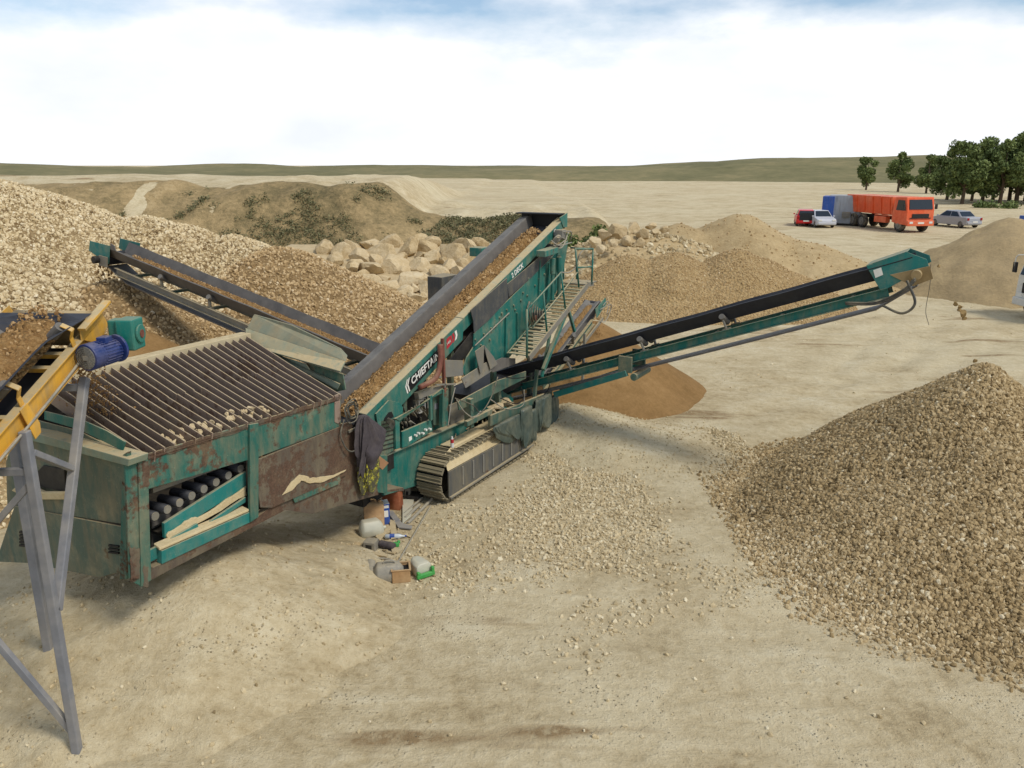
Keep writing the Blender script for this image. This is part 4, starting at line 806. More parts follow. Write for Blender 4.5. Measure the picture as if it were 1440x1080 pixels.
# ------------------------------------------------------------------ material lying on the belts
def load_strip(name, label, path, halfw, hgt, mat='load', n=900, rs=(.012, .045), seed=0, tan=None, lumps='load_st', cat='soil'):
    # path: function s(0..1) -> (centre point, across vector, up vector); a lumpy ridge with broken lumps on it
    ns, nw = 120, 15; v = []; c0 = V3(path(0.)[0])
    for i in range(ns + 1):
        s = i / ns; c, w, u = path(s); c, w, u = np.array(c), np.array(w), np.array(u); e = min(1, s * 14, (1 - s) * 14)
        for j in range(nw + 1):
            t = j / nw * 2 - 1; prof = (1 - abs(t) ** 1.7); q = c + w * halfw * t * (.75 + .25 * e)
            nz_ = mnoise.noise(Vector((s * 34 + seed, t * 2.2, seed))) * .4 + mnoise.noise(Vector((s * 90, t * 6, seed))) * .22
            v.append(q + u * (hgt * prof * (.75 + nz_) * e - .01))
    v = np.array(v); i, j = np.meshgrid(np.arange(ns), np.arange(nw), indexing='ij'); a = (i * (nw + 1) + j).ravel(); f = np.stack([a, a + nw + 1, a + nw + 2, a + 1], 1)
    o = tag(np_mesh(name, v, f, mat, smooth=True), label, cat)
    s = rng.random(n); t = rng.normal(0, .45, n).clip(-.95, .95); P = []
    for a, b in zip(s, t):
        c, w, u = path(a); P.append(np.array(c) + np.array(w) * halfw * b + np.array(u) * (hgt * (1 - abs(b) ** 1.7) * .62))
    sz_ = rs[0] + (rs[1] - rs[0]) * rng.random(n) ** 2; x, y, tt = stone_arr(np.array(P), sz_, rng.random(n)); k = np_mesh('lumps', x, y, lumps, tt, o); k['kind'] = 'stuff'
    return o
M['load_st'] = stones('load_lumps', [(122, 92, 56), (146, 114, 72), (164, 132, 88), (190, 160, 116)])
def mpath(s):
    u = -1.62 + s * 6.7; p = mw(u, .91, zc(u) - .2); a = mw(u + .1, .91, zc(u + .1) - .2) - p; a /= np.linalg.norm(a); return p, MV, np.cross(a, MV)
load_strip('soil_load', 'brown stony soil riding up the main inclined belt', mpath, .31, .21, n=3000, rs=(.008, .045), seed=1)
def lpath(s):
    p = LP(1.2 + s * (LL - 1.7), -.12, .06); q = LP(2.2, 0, 0) - LP(1.2, 0, 0); p = mw(*p); d = MU * q.x + MV * q.y + np.array([0, 0, q.z]); d /= np.linalg.norm(d); return p, MU, np.array([0, 0, 1.])
load_strip('soil_load', 'thin brown stony strip on the far side belt', lpath, .18, .08, n=700, rs=(.012, .03), seed=2)
def tpath(s):
    p = mw(*TP(.3 + s * (TL - .4), 0, .01)); return p, MV, np.array([0, 0, 1.])
load_strip('sand_load', 'brown sand on the short tail belt beside the stair', tpath, .14, .1, 'brownsand', n=150, rs=(.01, .02), seed=3, lumps='load_st')

# stones caught along the low ends of the grid bars
for i in range(25):
    u = -6.0 + i * .1333
    if not (2 < i < 15 and i not in (9,)): continue
    for j in range(random.randint(3, 6)):
        v_ = random.uniform(-.06, .16); p = mw(u + random.uniform(-.03, .05), v_, 2.83 + v_ * .3 + random.uniform(-.03, .05))
        o = bpy.data.objects.new('grid_stone', RK[(i + j) % 9]); COL.objects.link(o); o.location = p; r_ = random.uniform(.028, .06); o.scale = (r_ * 1.2, r_, r_ * .8); o.rotation_euler = (random.random() * 3, random.random() * 3, random.random() * 3)
        tag(o, 'pale stone lodged between the low ends of the hopper grid bars', 'stone', 'stones lodged in the hopper grid')
# spray can, junk on the track
def grp(loc, rz=TH): return dict(loc=loc, rz=rz)
q_ = sz(636, 629, .905); p = mw(*q_); t = thing('spray_can', 'red and white spray can standing on the crawler track', 'spray can', p)
MB().cyl((0, 0, 0), (0, 0, .09), .033, 14).build('can_body', 'white', t); MB().cyl((0, 0, .091), (0, 0, .16), .033, 14).build('red_band', 'redst', t); MB().cyl((0, 0, .161), (0, 0, .215), .024, 14, .016).build('cap', 'white', t)
dl = MB()
for k in range(16):
    x = random.uniform(640, 690); y = 605 - (x - 640) * .45 + random.uniform(-4, 6); a = sz(x, y, .92); b = (a[0] + random.uniform(-.25, .25), a[1] + random.uniform(-.12, .12), .9 + random.uniform(0, .06)); dl.tube([mw(*a), mw(*b)], random.uniform(.008, .018), 5)
tag(dl.build('scrap_sticks', 'wood'), 'dusty broken sticks and scraps lying on the crawler track', 'debris', None, 'stuff')
for (px, py, r_) in [(697, 572, .16), (708, 566, .2), (717, 570, .14), (690, 578, .12)]:
    o = bpy.data.objects.new('dusty_rag', RK[int(px) % 9]); COL.objects.link(o); o.location = mw(*sv(px, py, .25)); o.scale = (r_ * 1.3, r_, r_ * .55); tag(o, 'cream dusty bundle lying on the frame behind the crawler track', 'rag', 'dusty bundles on the machine frame')

# ------------------------------------------------------------------ clothes hung on the machine
def drape(name, mat, rings, n=64, folds=7, amp=.12, seed=0, parent=None, thick=True):
    rings = [(tuple(a_ + (b_ - a_) * t for a_, b_ in zip(p[0], q[0])), p[1] + (q[1] - p[1]) * t, p[2]) for p, q in zip(rings, rings[1:]) for t in (0, .5)] + [rings[-1]]
    b = MB(); R_ = []
    m = len(rings)
    for i, (c, rx, ry) in enumerate(rings):
        ring = []
        for k in range(n):
            a = 2 * math.pi * k / n; f = 1 + amp * (1 - 2 * abs(math.sin(.5 * folds * a + seed + .18 * i))) * (.25 + .75 * i / (m - 1)) + .35 * amp * math.sin(2.3 * folds * a + 1.7 * seed + .4 * i)
            f += .14 * mnoise.noise(Vector((a * 1.5, i * .45, seed)))
            ring.append(Vector((c[0] + math.cos(a) * rx * f, c[1] + math.sin(a) * ry * f, c[2] + .012 * math.sin(3 * a + seed) * i)))
        R_.append(ring)
    b.loft(R_); return b.build(name, mat, parent, 0, True, 1)
def hang(pts, v, rx, ry=.05):                      # rings down a list of pixel centre points, half width in pixels
    out = []
    for (x, y, w) in pts:
        a = sv(x - w, y, v); b_ = sv(x + w, y, v); out.append(((a[0] + b_[0]) / 2, v, (a[2] + b_[2]) / 2)); out[-1] = (out[-1], abs(b_[0] - a[0]) / 2 * rx, ry)
    return out
def cloth(name, label, cat, mat, pts, v, ry=.07, folds=6, amp=.14, seed=1, group=None):
    rr = hang(pts, v, 1., ry); o = drape(name, mat, rr, 72, folds, amp * 2., seed); o.location = M0; o.rotation_euler = (0, 0, TH); return tag(o, label, cat, group)
cloth('work_jacket', 'dark grey work jacket hanging on the hopper corner above a hi-vis vest', 'jacket', 'jacket', [(510, 584, 3), (510, 588, 7), (512, 596, 11), (515, 606, 14), (518, 616, 17), (521, 626, 20), (520, 634, 18), (517, 642, 15), (514, 650, 11)], -.28, .075, 5, .2, 1)
cloth('sleeve_cloth', 'narrow dark sleeve hanging on the left of the grey jacket', 'sleeve', 'jacket', [(507, 594, 4), (508, 610, 5), (508, 630, 6), (508, 650, 5), (508, 668, 4)], -.25, .05, 4, .12, 4)
cloth('hi_vis_vest', 'dirty yellow patterned hi-vis vest hanging below the grey jacket', 'vest', 'vest', [(514, 636, 8), (517, 648, 14), (519, 660, 16), (520, 670, 14), (517, 680, 9), (516, 687, 4)], -.22, .06, 6, .2, 2)
rr = [(x, y) for x, y in ((535, 642), (547, 651), (538, 661), (529, 653))]
o = MB().prism([sv(x, y, -.24) for x, y in rr], (.0, .1, .02)).build('cardboard_box', 'card', None, .006, False, 0, M0); o.rotation_euler = (0, 0, TH); tag(o, 'small tilted brown cardboard box wedged beside the hi-vis vest', 'box')
cloth('work_trousers', 'dusty green trousers hanging over the rear rail, left of the rain jacket', 'trousers', 'rain', [(740, 572, 8), (740, 580, 8), (741, 592, 8), (741, 604, 7), (740, 616, 6), (739, 624, 5)], -.24, .06, 4, .1, 5, None)
cloth('trouser_leg_cloth', 'second narrow dark green trouser leg beside the wide one', 'trousers', 'rain', [(749, 575, 5), (750, 590, 5), (750, 605, 4), (749, 620, 4)], -.18, .05, 4, .1, 6)
cloth('rain_jacket', 'green waterproof jacket hanging over the end of the rear rail', 'jacket', 'rain', [(764, 557, 10), (764, 564, 11), (763, 574, 11), (764, 586, 10), (763, 594, 9), (762, 600, 7)], -.15, .08, 5, .16, 7)
cloth('jacket_sleeve_cloth', 'right hand sleeve of wet green rainwear at the rail end', 'sleeve', 'rain', [(777, 556, 5), (779, 566, 6), (780, 578, 5), (779, 590, 5), (778, 602, 6), (775, 604, 4)], -.12, .06, 4, .14, 8)
cloth('rain_sheet', 'dull green plastic sheet draped along the rear frame beside the trousers', 'sheet', 'rain', [(712, 590, 20), (714, 596, 20), (717, 603, 18), (722, 610, 13), (728, 614, 7)], -.2, .05, 8, .1, 9)
# hose coil hanging above the jacket
b = MB()
for k in range(5):
    c = sv(495 + [0, 1.5, -1.5, 1, -1][k], 577 + [0, 2, 1, -2, 3][k], -.2 - .024 * k); r_ = .085 + .013 * k
    b.tube([(c[0] + math.cos(a / 20 * 6.283) * r_, c[1] + .02 * math.sin(a), c[2] + math.sin(a / 20 * 6.283) * r_ * 1.2) for a in range(21)], .009, 6)
c0_, c1_, c2_ = sv(484, 590, -.2), sv(488, 632, -.24), sv(501, 622, -.24)
b.tube(arc([c0_, sv(479, 612, -.22), c1_, sv(498, 634, -.25), c2_, sv(503, 592, -.22)]), .012, 6)
o = b.build('hose_coil', 'hose', None, 0, True, 0, M0); o.rotation_euler = (0, 0, TH); tag(o, 'coiled grey hose hanging above the dark jacket', 'hose')
o = MB().bar(sv(490, 607, -.17), sv(506, 600, -.17), .03, .035).build('hook_bar', 'steel', hopper)
b = MB()
for k in range(6): b.tube(arc([sv(543 + k, 594 + k, .2), sv(546 + k * 1.4, 588 + k * .6, .16), sv(551 + k * .8, 593 + k, .17), sv(546 + k, 600 + k, .2)], 6), .007, 6)
o = b.build('rope_coil', 'hose', None, 0, True, 0, M0); o.rotation_euler = (0, 0, TH); tag(o, 'grey coiled rope hanging at the tail of the main belt', 'rope')

# ------------------------------------------------------------------ yellow feeding conveyor
yh = R(87); yi = R(21); YO = np.array([-4.47, 8.5, 4.33])
yd = np.array([math.cos(yh) * math.cos(yi), math.sin(yh) * math.cos(yi), math.sin(yi)]); yl = np.array([-math.sin(yh), math.cos(yh), 0.]); yn = np.cross(yd, yl)
YB = np.array([-4.9, 6.6, 0.])
def YP(s, l, n): return V3(YO + yd * s + yl * l + yn * n - YB)
yc = thing('belt_conveyor', 'yellow framed belt conveyor on grey-blue legs feeding the hopper', 'conveyor', YB)
fr = MB().bar(YP(-6, .05, -.005), YP(.1, .05, -.005), .1, .016, yn).bar(YP(-6, .045, -.105), YP(.1, .045, -.105), .012, .182, yn).bar(YP(-6, .05, -.205), YP(.1, .05, -.205), .1, .016, yn)
fr.build('side_rail', 'yellow', yc, .003)
MB().bar(YP(-6, .95, -.005), YP(.1, .95, -.005), .1, .016, yn).bar(YP(-6, .955, -.105), YP(.1, .955, -.105), .012, .182, yn).bar(YP(-6, .95, -.205), YP(.1, .95, -.205), .1, .016, yn).build('side_rail', 'yellow', yc, .003)
for s in (-5.2, -4.2, -3.2, -2.2, -1.55, -.75, -.5): MB().bar(YP(s, .1, -.06), YP(s, .9, -.06), .06, .05, yn).build('cross_member', 'yellow', yc, .004)
sec = [(.0, .32), (.3, .06), (.7, .06), (1., .32), (.99, .335), (.69, .08), (.31, .08), (.01, .335)]
def tr(s): return max(0, min(1, (-s - .05) / .8))
MB().loft([[YP(s, l * 1. if True else l, .14 * (1 - tr(s)) + z * tr(s)) if s < .05 else YP(s, l, z) for l, z in sec] for s in [-6 + .2 * k for k in range(31)]]).build('belt', 'rubber', yc)
MB().bar(YP(-6, .5, -.42), YP(-.1, .5, -.25), .8, .014, yn).build('return_belt', 'rubber', yc)
MB().cyl(YP(.02, .1, -.06), YP(.02, .9, -.06), .19, 26).build('head_drum', 'drum', yc, 0, True)
MB().prism([YP(-.32, .0, .0), YP(-.28, .0, .12), YP(.16, .0, .12), YP(.2, .0, -.12), YP(-.05, .0, -.22), YP(-.3, .0, -.0)], YP(0, .014, 0) - YP(0, 0, 0)).bar(YP(-.3, -.03, .125), YP(.28, -.03, .125), .09, .03, yn).build('bearing_bracket', 'yellow', yc, .004)
MB().prism([YP(-.32, 1.0, .0), YP(-.28, 1.0, .14), YP(.16, 1.0, .14), YP(.2, 1.0, -.12), YP(-.3, 1.0, -.0)], YP(0, .014, 0) - YP(0, 0, 0)).build('bearing_bracket', 'yellow', yc, .004)
for s in (-.42, -1.42, -2.5, -3.6):
    for l0, sg in ((.03, 1), (.97, -1)):
        k = MB().bar(YP(s, l0, -.0), YP(s, l0, .1), .06, .012, yl * sg).bar(YP(s, l0, .1), YP(s, l0 - sg * .05, .2), .06, .012, yl * sg).bar(YP(s, l0 - sg * .05, .2), YP(s, l0 + sg * .05, .26), .06, .012, yl * sg).build('idler_bracket', 'yellow', yc, .003)
        MB().cyl(YP(s, l0 + sg * .06, .24), YP(s, l0 + sg * .32, .0), .055, 16).build('roller', 'rubber_dusty', k, .004)
    MB().cyl(YP(s, .33, -.01), YP(s, .67, -.01), .055, 16).build('roller', 'rubber_dusty', yc, .004)
MB().prism([YP(-1.52, -.014, .02), YP(-1.4, -.014, .02), YP(-1.36, -.014, -.25), YP(-1.4, -.014, -.34), YP(-1.5, -.014, -.34)], YP(0, .012, 0) - YP(0, 0, 0)).build('leg_bracket', 'yellow', yc, .003)
# gearbox with motor
g0 = YP(.05, -.31, -.14); rot = Matrix.Rotation(yh - math.pi / 2, 3, 'Z')
gb = MB().box(g0, (.2, .24, .34), rot).box(g0 + V3((-.14, 0, .06)), (.12, .16, .2), rot).build('gearbox', 'gear', yc, .02)
MB().cyl(g0 + V3((.1, -.0, 0)), g0 + V3((.125, 0, 0)), .1, 20).build('flange', 'gear', gb, .006); MB().cyl(g0 + V3((.125, 0, 0)), g0 + V3((.135, 0, 0)), .045, 16).build('shaft_end', 'copper', gb)
m0 = g0 + V3((-.07, -.12, -.125)); ma = V3((-.34, -1, -.04)).normalized()
mo = MB().cyl(m0 + ma * .03, m0 + ma * .06, .15, 26).cyl(m0 + ma * .062, m0 + ma * .12, .1, 22, .125).cyl(m0 + ma * .121, m0 + ma * .34, .125, 26).build('motor', 'blue', yc, .004)
for k in range(26):
    a = k / 26 * 6.283; e = V3((1, 0, 0)) * math.cos(a) + ma.cross(V3((1, 0, 0))).normalized() * math.sin(a)
    MB().bar(m0 + ma * .13 + e * .125, m0 + ma * .33 + e * .125, .006, .03, e).build('cooling_fin', 'blue', mo)
fc = MB().cyl(m0 + ma * .342, m0 + ma * .46, .142, 28).build('fan_cowl', 'blue', mo, .006)
MB().cyl(m0 + ma * .461, m0 + ma * .466, .12, 28).build('fan_grille', 'fan', fc); MB().box(m0 + ma * .47, (.05, .012, .05)).build('hub_plate', 'steel', fc)
for k in range(5): MB().tube([m0 + ma * .468 + (V3((1, 0, 0)) * math.cos(a_ / 16 * 6.283) + V3((0, 0, 1)) * math.sin(a_ / 16 * 6.283)) * (.035 + .02 * k) for a_ in range(17)], .0025, 4).build('guard_ring', 'dark', fc)
MB().box(m0 + ma * .22 + V3((.02, 0, .135)), (.11, .13, .07), rot).build('terminal_box', 'blue', mo, .01)
MB().tube(arc([m0 + ma * .2 + V3((-.06, 0, .1)), YP(-.3, -.02, -.12), YP(-.7, -.015, -.15), YP(-1.6, -.015, -.17), YP(-3, -.015, -.16)]), .014, 8).build('power_cable', 'pipe', yc, 0, True)
# legs
def YW(x, y, X): d = ray(x, y); return V3(CAMP + d * (X / d[0]) - YB)
XL = -4.52
a1 = YW(34, 606, XL); leg1 = MB().bar(V3((a1.x, a1.y, a1.z)), (a1.x, a1.y - .02, -.02), .085, .085, (0, 1, 0)).build('leg', 'galv', yc, .01)
a2 = YW(119, 531, XL); b2 = YW(84, 822, XL); dd = (b2 - a2); MB().bar(a2, a2 + dd * 1.12, .085, .085, (1, 0, 0)).build('leg', 'galv', yc, .01)
MB().bar(YW(44, 636, XL + .0), YW(102, 659, XL), .06, .07, (1, 0, 0)).build('leg_brace', 'galv', yc, .006)
MB().bar(V3((a1.x, a1.y, a1.z - .4)), V3((a1.x - .98, a1.y, a1.z - .42)), .06, .07).build('leg_brace', 'galv', yc, .006)
MB().bar(V3((a1.x, a1.y, a1.z - .5)), V3((a1.x - .98, a1.y, a1.z - 1.5)), .05, .06).build('leg_brace', 'galv', yc, .006)
MB().bar(V3((a1.x - .03, a1.y, .35)), V3((a1.x - .98, a1.y, 2.0)), .06, .07).build('leg_brace', 'galv', yc, .006)
MB().bar(YP(-.35, .95, -.2), YP(-.35, .95, -.2) + V3((0, -.02, -3.85)), .1, .1, (0, 1, 0)).build('leg', 'galv', yc, .01); MB().bar(V3((a1.x - .98, a1.y, a1.z)), V3((a1.x - .98, a1.y, -.02)), .1, .1, (0, 1, 0)).build('leg', 'galv', yc, .01)
MB().bar(YW(118, 545, XL), YW(118, 545, XL) + V3((-.95, .0, .0)), .06, .07).build('leg_brace', 'galv', yc, .006)
MB().box((a1.x, a1.y - .02, .0), (.28, .28, .03)).build('foot_plate', 'galv', yc, .004)
# the soil on its belt, and the soil falling off the head
def ypath(s): p = np.array(YP(-5.8 + s * 5.83, .5, .1)) + YB; return p, yl, yn
load_strip('soil_load', 'brown earthy soil heaped on the yellow conveyor belt', ypath, .33, .2, n=2600, rs=(.006, .03), seed=5)
n = 900; tq = rng.random(n) ** .8; st_ = np.array(YP(.24, .42, -.05)) + YB
P = np.stack([st_[0] - .06 + rng.normal(0, .11, n) * (.6 + .6 * tq), st_[1] + .12 + .25 * tq + rng.normal(0, .07, n), st_[2] - .1 - 1.15 * tq], 1)
x, y, tt = stone_arr(P, .006 + .016 * rng.random(n) ** 2, rng.random(n) * .4); tag(np_mesh('falling_soil', x, y, 'load_st', tt), 'brown soil falling from the yellow conveyor head onto the grid', 'soil', None, 'stuff')
# stones falling off the side belts
M['olive_rock'] = soil('falling_rock', [(110, 90, 56), (150, 126, 84), (170, 146, 104)], 9, .01)
RKO = rock_mesh(77, 'olive_rock', 9)
hd = mw(*RP(RL + .3, 0, 0))
for (px, py, r_) in [(1344, 427, .045), (1350, 431, .04), (1349, 436, .035), (1354, 441, .065), (1356, 448, .04), (1371, 507, .04), (1320, 374, .03)]:
    p = gy(px, py, hd[1] + (px - 1308) / 60 * .1); o = bpy.data.objects.new('falling_stone', RKO); COL.objects.link(o); o.location = p; o.scale = (r_ * 1.2, r_, r_); o.rotation_euler = (px, py, 1)
    tag(o, 'olive stone falling from the head of the near side conveyor', 'stone', 'stones falling from the near side conveyor')
h2 = mw(*LP(LL + .3, 0, 0)); n = 60; tq = rng.random(n); P = np.stack([h2[0] - .25 * tq + rng.normal(0, .1, n), h2[1] + rng.normal(0, .1, n), h2[2] - .2 - .75 * tq], 1)
x, y, tt = stone_arr(P, .02 + .03 * rng.random(n), rng.random(n) * .5); tag(np_mesh('falling_gravel', x, y, 'load_st', tt), 'brown gravel dropping from the far side conveyor head', 'gravel', None, 'stuff')
h3 = mw(*TP(TL + .15, 0, -.1)); n = 120; tq = rng.random(n); P = np.stack([h3[0] + .1 * tq + rng.normal(0, .05, n), h3[1] + .1 * tq + rng.normal(0, .08, n), h3[2] - (h3[2] - 1.4) * tq], 1)
x, y, tt = stone_arr(P, .008 + .014 * rng.random(n), rng.random(n) * .5); tag(np_mesh('falling_sand', x, y, 'load_st', tt), 'brown sand dropping from the tail belt onto the sand cone', 'sand', None, 'stuff')

# ------------------------------------------------------------------ rubbish on the ground beside the machine
def gp(x, y, z=0.): p = gz(x, y, z); return (p[0], p[1], float(G(p[0], p[1])) + z)
def canister(px, py, w, h, d, mat, label, rz, tilt=0.):
    t = thing('jerry_can', label, 'jerry can', gp(px, py), rz); t.rotation_euler[0] = tilt
    bm = MB(); prof = [(.0, .96), (.03, 1.), (.85, 1.), (.95, .8), (1., .5)]
    bm.loft([[(sx * w / 2 * k, sy * d / 2 * k, h * z) for sx, sy in ((-1, -1), (1, -1), (1, 1), (-1, 1))] for z, k in prof]); bm.build('can_body', mat, t, .035, True)
    MB().cyl((w * .3, 0, h * .96), (w * .3, 0, h * 1.06), .028, 12).build('cap', mat, t, .004); MB().tube(arc([(-w * .35, 0, h * .92), (-w * .3, 0, h * 1.08), (w * .05, 0, h * 1.08), (w * .1, 0, h * .95)]), .016, 8).build('handle', mat, t, 0, True); return t
canister(527, 738, .34, .44, .22, 'can_tan', 'dusty tan jerry can standing left of the blue box', R(8)); canister(553, 713, .33, .42, .2, 'can_red', 'rust red jerry can leaning under the machine side', R(-12), R(6))
t = thing('printed_box', 'blue printed box with white sides between the jerry cans', 'box', gp(541, 734), R(20)); MB().box((0, 0, .19), (.15, .2, .38)).build('carton', 'bluebox', t, .004); MB().box((.0, -.101, .2), (.1, .002, .12)).box((.0, -.101, .33), (.12, .002, .05)).build('print_panel', 'sticker', t); MB().box((0, 0, .382), (.15, .2, .002)).build('top_flap', 'sticker', t)
t = thing('plastic_canister', 'milky white canister lying in front of the tan jerry can', 'canister', gp(523, 752), R(25)); MB().loft([[(x, y * k, .02 + (z) * .26 * k + .0) for y, z in ((-.12, 0), (.12, 0), (.14, .5), (.08, 1), (-.08, 1), (-.14, .5))] for x, k in ((-.2, .7), (-.15, 1), (.1, 1), (.17, .75), (.2, .4))]).build('can_body', 'can_white', t, .02, True); MB().cyl((.2, 0, .1), (.24, 0, .1), .03, 10).build('cap', 'can_white', t)
t = thing('plastic_canister', 'dusty grey canister lying beside a hose at the lower edge', 'canister', gp(548, 812), R(10)); MB().loft([[(x, y * k, .01 + z * .24 * k) for y, z in ((-.14, 0), (.14, 0), (.15, .5), (.09, 1), (-.09, 1), (-.15, .5))] for x, k in ((-.24, .6), (-.18, 1), (.14, 1), (.2, .7), (.25, .3))]).build('can_body', 'pipe', t, .02, True); MB().tube(arc([(-.1, 0, .22), (-.06, 0, .29), (.06, 0, .29), (.1, 0, .22)]), .014, 6).build('handle', 'pipe', t, 0, True)
def loose(name, label, cat, bm, mat, px, py, rz=0., bev=.004, smooth=False): o = bm.build(name, mat, None, bev, smooth, 0, gp(px, py)); o.rotation_euler = (0, 0, rz); return tag(o, label, cat)
loose('corrugated_hose', 'grey ribbed hose end with a loop at the lower edge', 'hose', MB().cyl((0, -.2, .09), (.02, .16, .09), .085, 18).tube(arc([(-.06, -.15, .1), (-.12, .05, .06), (.0, .4, .04), (.3, .35, .04), (.42, .12, .06)]), .018, 8), 'pipe', 520, 806, R(12), .004, False)
t = thing('square_tin', 'square open tin with a black inside at the lower edge', 'tin', gp(564, 812), R(10)); MB().box((0, .13, .1), (.26, .012, .2)).box((0, -.13, .1), (.26, .012, .2)).box((.13, 0, .1), (.012, .248, .2)).box((-.13, 0, .1), (.012, .248, .2)).build('tin_wall', 'can_tan', t, .004); MB().box((0, 0, .15), (.245, .245, .01)).build('black_inset', 'black', t); MB().box((0, -.13, .202), (.3, .03, .012)).box((0, .13, .202), (.3, .03, .012)).box((.135, 0, .202), (.03, .23, .012)).box((-.135, 0, .202), (.03, .23, .012)).build('rim', 'can_tan', t)  # level black sheet set between the tin walls
t = thing('plastic_bottle_cutting', 'cut pale canister with a bright green base beside the square tin', 'canister', gp(591, 805), R(35)); MB().loft([[(x * k, -.13 + yy, z * .2 + .02) for x, z in ((-.12, 0), (.12, 0), (.13, .8), (.08, 1), (-.08, 1), (-.13, .8))] for yy, k in ((0, .95), (.1, 1), (.22, .9), (.3, .5))]).build('can_body', 'can_white', t, .015, True); MB().box((0, -.17, .05), (.3, .06, .07)).box((-.12, -.17, .1), (.05, .06, .06)).box((.12, -.17, .11), (.05, .06, .1)).build('green_base', 'green', t, .015)
for (xa, ya, xb, yb, r_, l) in [(570, 730, 590, 712, .03, 'short grey steel tube nearest the blue box'), (574, 737, 608, 703, .028, 'long grey steel tube lying by the track end'), (568, 724, 594, 702, .02, 'thin grey steel tube behind the other tubes'), (504, 795, 513, 766, .024, 'grey pipe lying beside the damp patch'), (561, 790, 607, 712, .012, 'very long thin rod running to the track')]:
    a, b_ = V3(gp(xa, ya)), V3(gp(xb, yb)); d = (b_ - a) / 2; loose('steel_tube', l, 'tube', MB().tube([-d + Vector((0, 0, .03)), d + Vector((0, 0, .05))], r_, 10), 'pipe', (xa + xb) / 2, (ya + yb) / 2)
for (pts, l, mt) in [([(528, 757), (545, 740), (552, 744), (534, 762)], 'dusty short board near the white canister', 'wood'), ([(548, 736), (556, 734), (558, 758), (550, 760)], 'dusty upright lying board beside the clear bottle', 'wood'), ([(545, 722), (552, 720), (566, 738), (580, 742), (578, 746), (560, 744)], 'curved grey strip lying below the blue box', 'galv'), ([(566, 704), (582, 704), (578, 728), (566, 738)], 'pale flat sheet leaning near the steel tubes', 'can_white'), ([(550, 772), (559, 772), (559, 778), (551, 778)], 'small square pale offcut below the clear bottle', 'wood'), ([(512, 775), (545, 782), (544, 785), (512, 779)], 'thin dusty lath in front of the grey block', 'wood')]:
    P = [np.array(gp(x, y)) for x, y in pts]; c = np.mean(P, 0); tag(MB().prism([p - c + [0, 0, .02] for p in P], (0, 0, .025)).build('board', mt, None, .004, False, 0, c), l, 'board')
for (px, py, l, w_, h_) in [(522, 772, 'dusty grey square block with a hole', .2, .17), (583, 700, 'dark wooden block at the end of the crawler track', .26, .1), (574, 700, 'pale square timber end by the track shoe', .1, .22)]:
    t = thing('block', l, 'block', gp(px, py), R(-12)); MB().box((0, 0, h_ / 2), (w_, w_, h_)).build('block_body', 'brick' if px != 583 else 'dark', t, .015); MB().box((0, -w_ / 2, h_ * .55), (w_ * .5, .01, h_ * .4)).build('recess', 'dark', t)
t = thing('plastic_bottle', 'clear plastic bottle with a blue label lying by the boards', 'bottle', gp(555, 757), R(5)); MB().tube([(-.16, 0, .045), (-.15, 0, .045), (.08, 0, .045), (.13, 0, .045), (.17, 0, .045)], [.02, .043, .043, .018, .016], 14).build('bottle_body', 'clear', t, 0, True); MB().cyl((-.08, 0, .045), (.0, 0, .045), .0445, 14).build('label_band', 'bluebox', t); MB().cyl((.17, 0, .045), (.195, 0, .045), .017, 10).build('cap', 'bluebox', t)
loose('crumpled_rag', 'grey crumpled roll lying beside the grey block', 'rag', MB().tube(arc([(-.16, .05, .06), (-.05, .02, .07), (.08, -.02, .06), (.18, -.06, .05)]), [.05] * 8 + [.06] * 8 + [.065] * 8 + [.05], 12), 'jacket', 540, 770, 0., 0, True)
loose('green_bottle_cap', 'bright green crumpled plastic piece by the clear bottle', 'plastic', MB().box((0, 0, .04), (.12, .08, .07)).box((.06, .02, .07), (.05, .05, .05)), 'green', 556, 768, R(20), .015)
loose('litter_piece', 'small green and white litter piece beside the track edge', 'litter', MB().box((0, 0, .03), (.14, .06, .04)).box((.09, .0, .035), (.06, .05, .05)), 'green', 660, 668, R(40), .012)
sb_ = MB()
for k in range(46):
    x = random.gauss(545, 26); y = random.gauss(765, 34)
    if y > 830 or y < 715: continue
    a = np.array(gp(x, y, .015)); an = random.uniform(0, 6.28); l_ = random.uniform(.03, .16); sb_.bar(a, a + np.array([math.cos(an) * l_, math.sin(an) * l_, random.uniform(0, .03)]), random.uniform(.012, .05), random.uniform(.006, .02))
tag(sb_.build('scrap_bits', 'wood'), 'dusty splinters and scraps strewn among the cans beside the machine', 'debris', None, 'stuff')
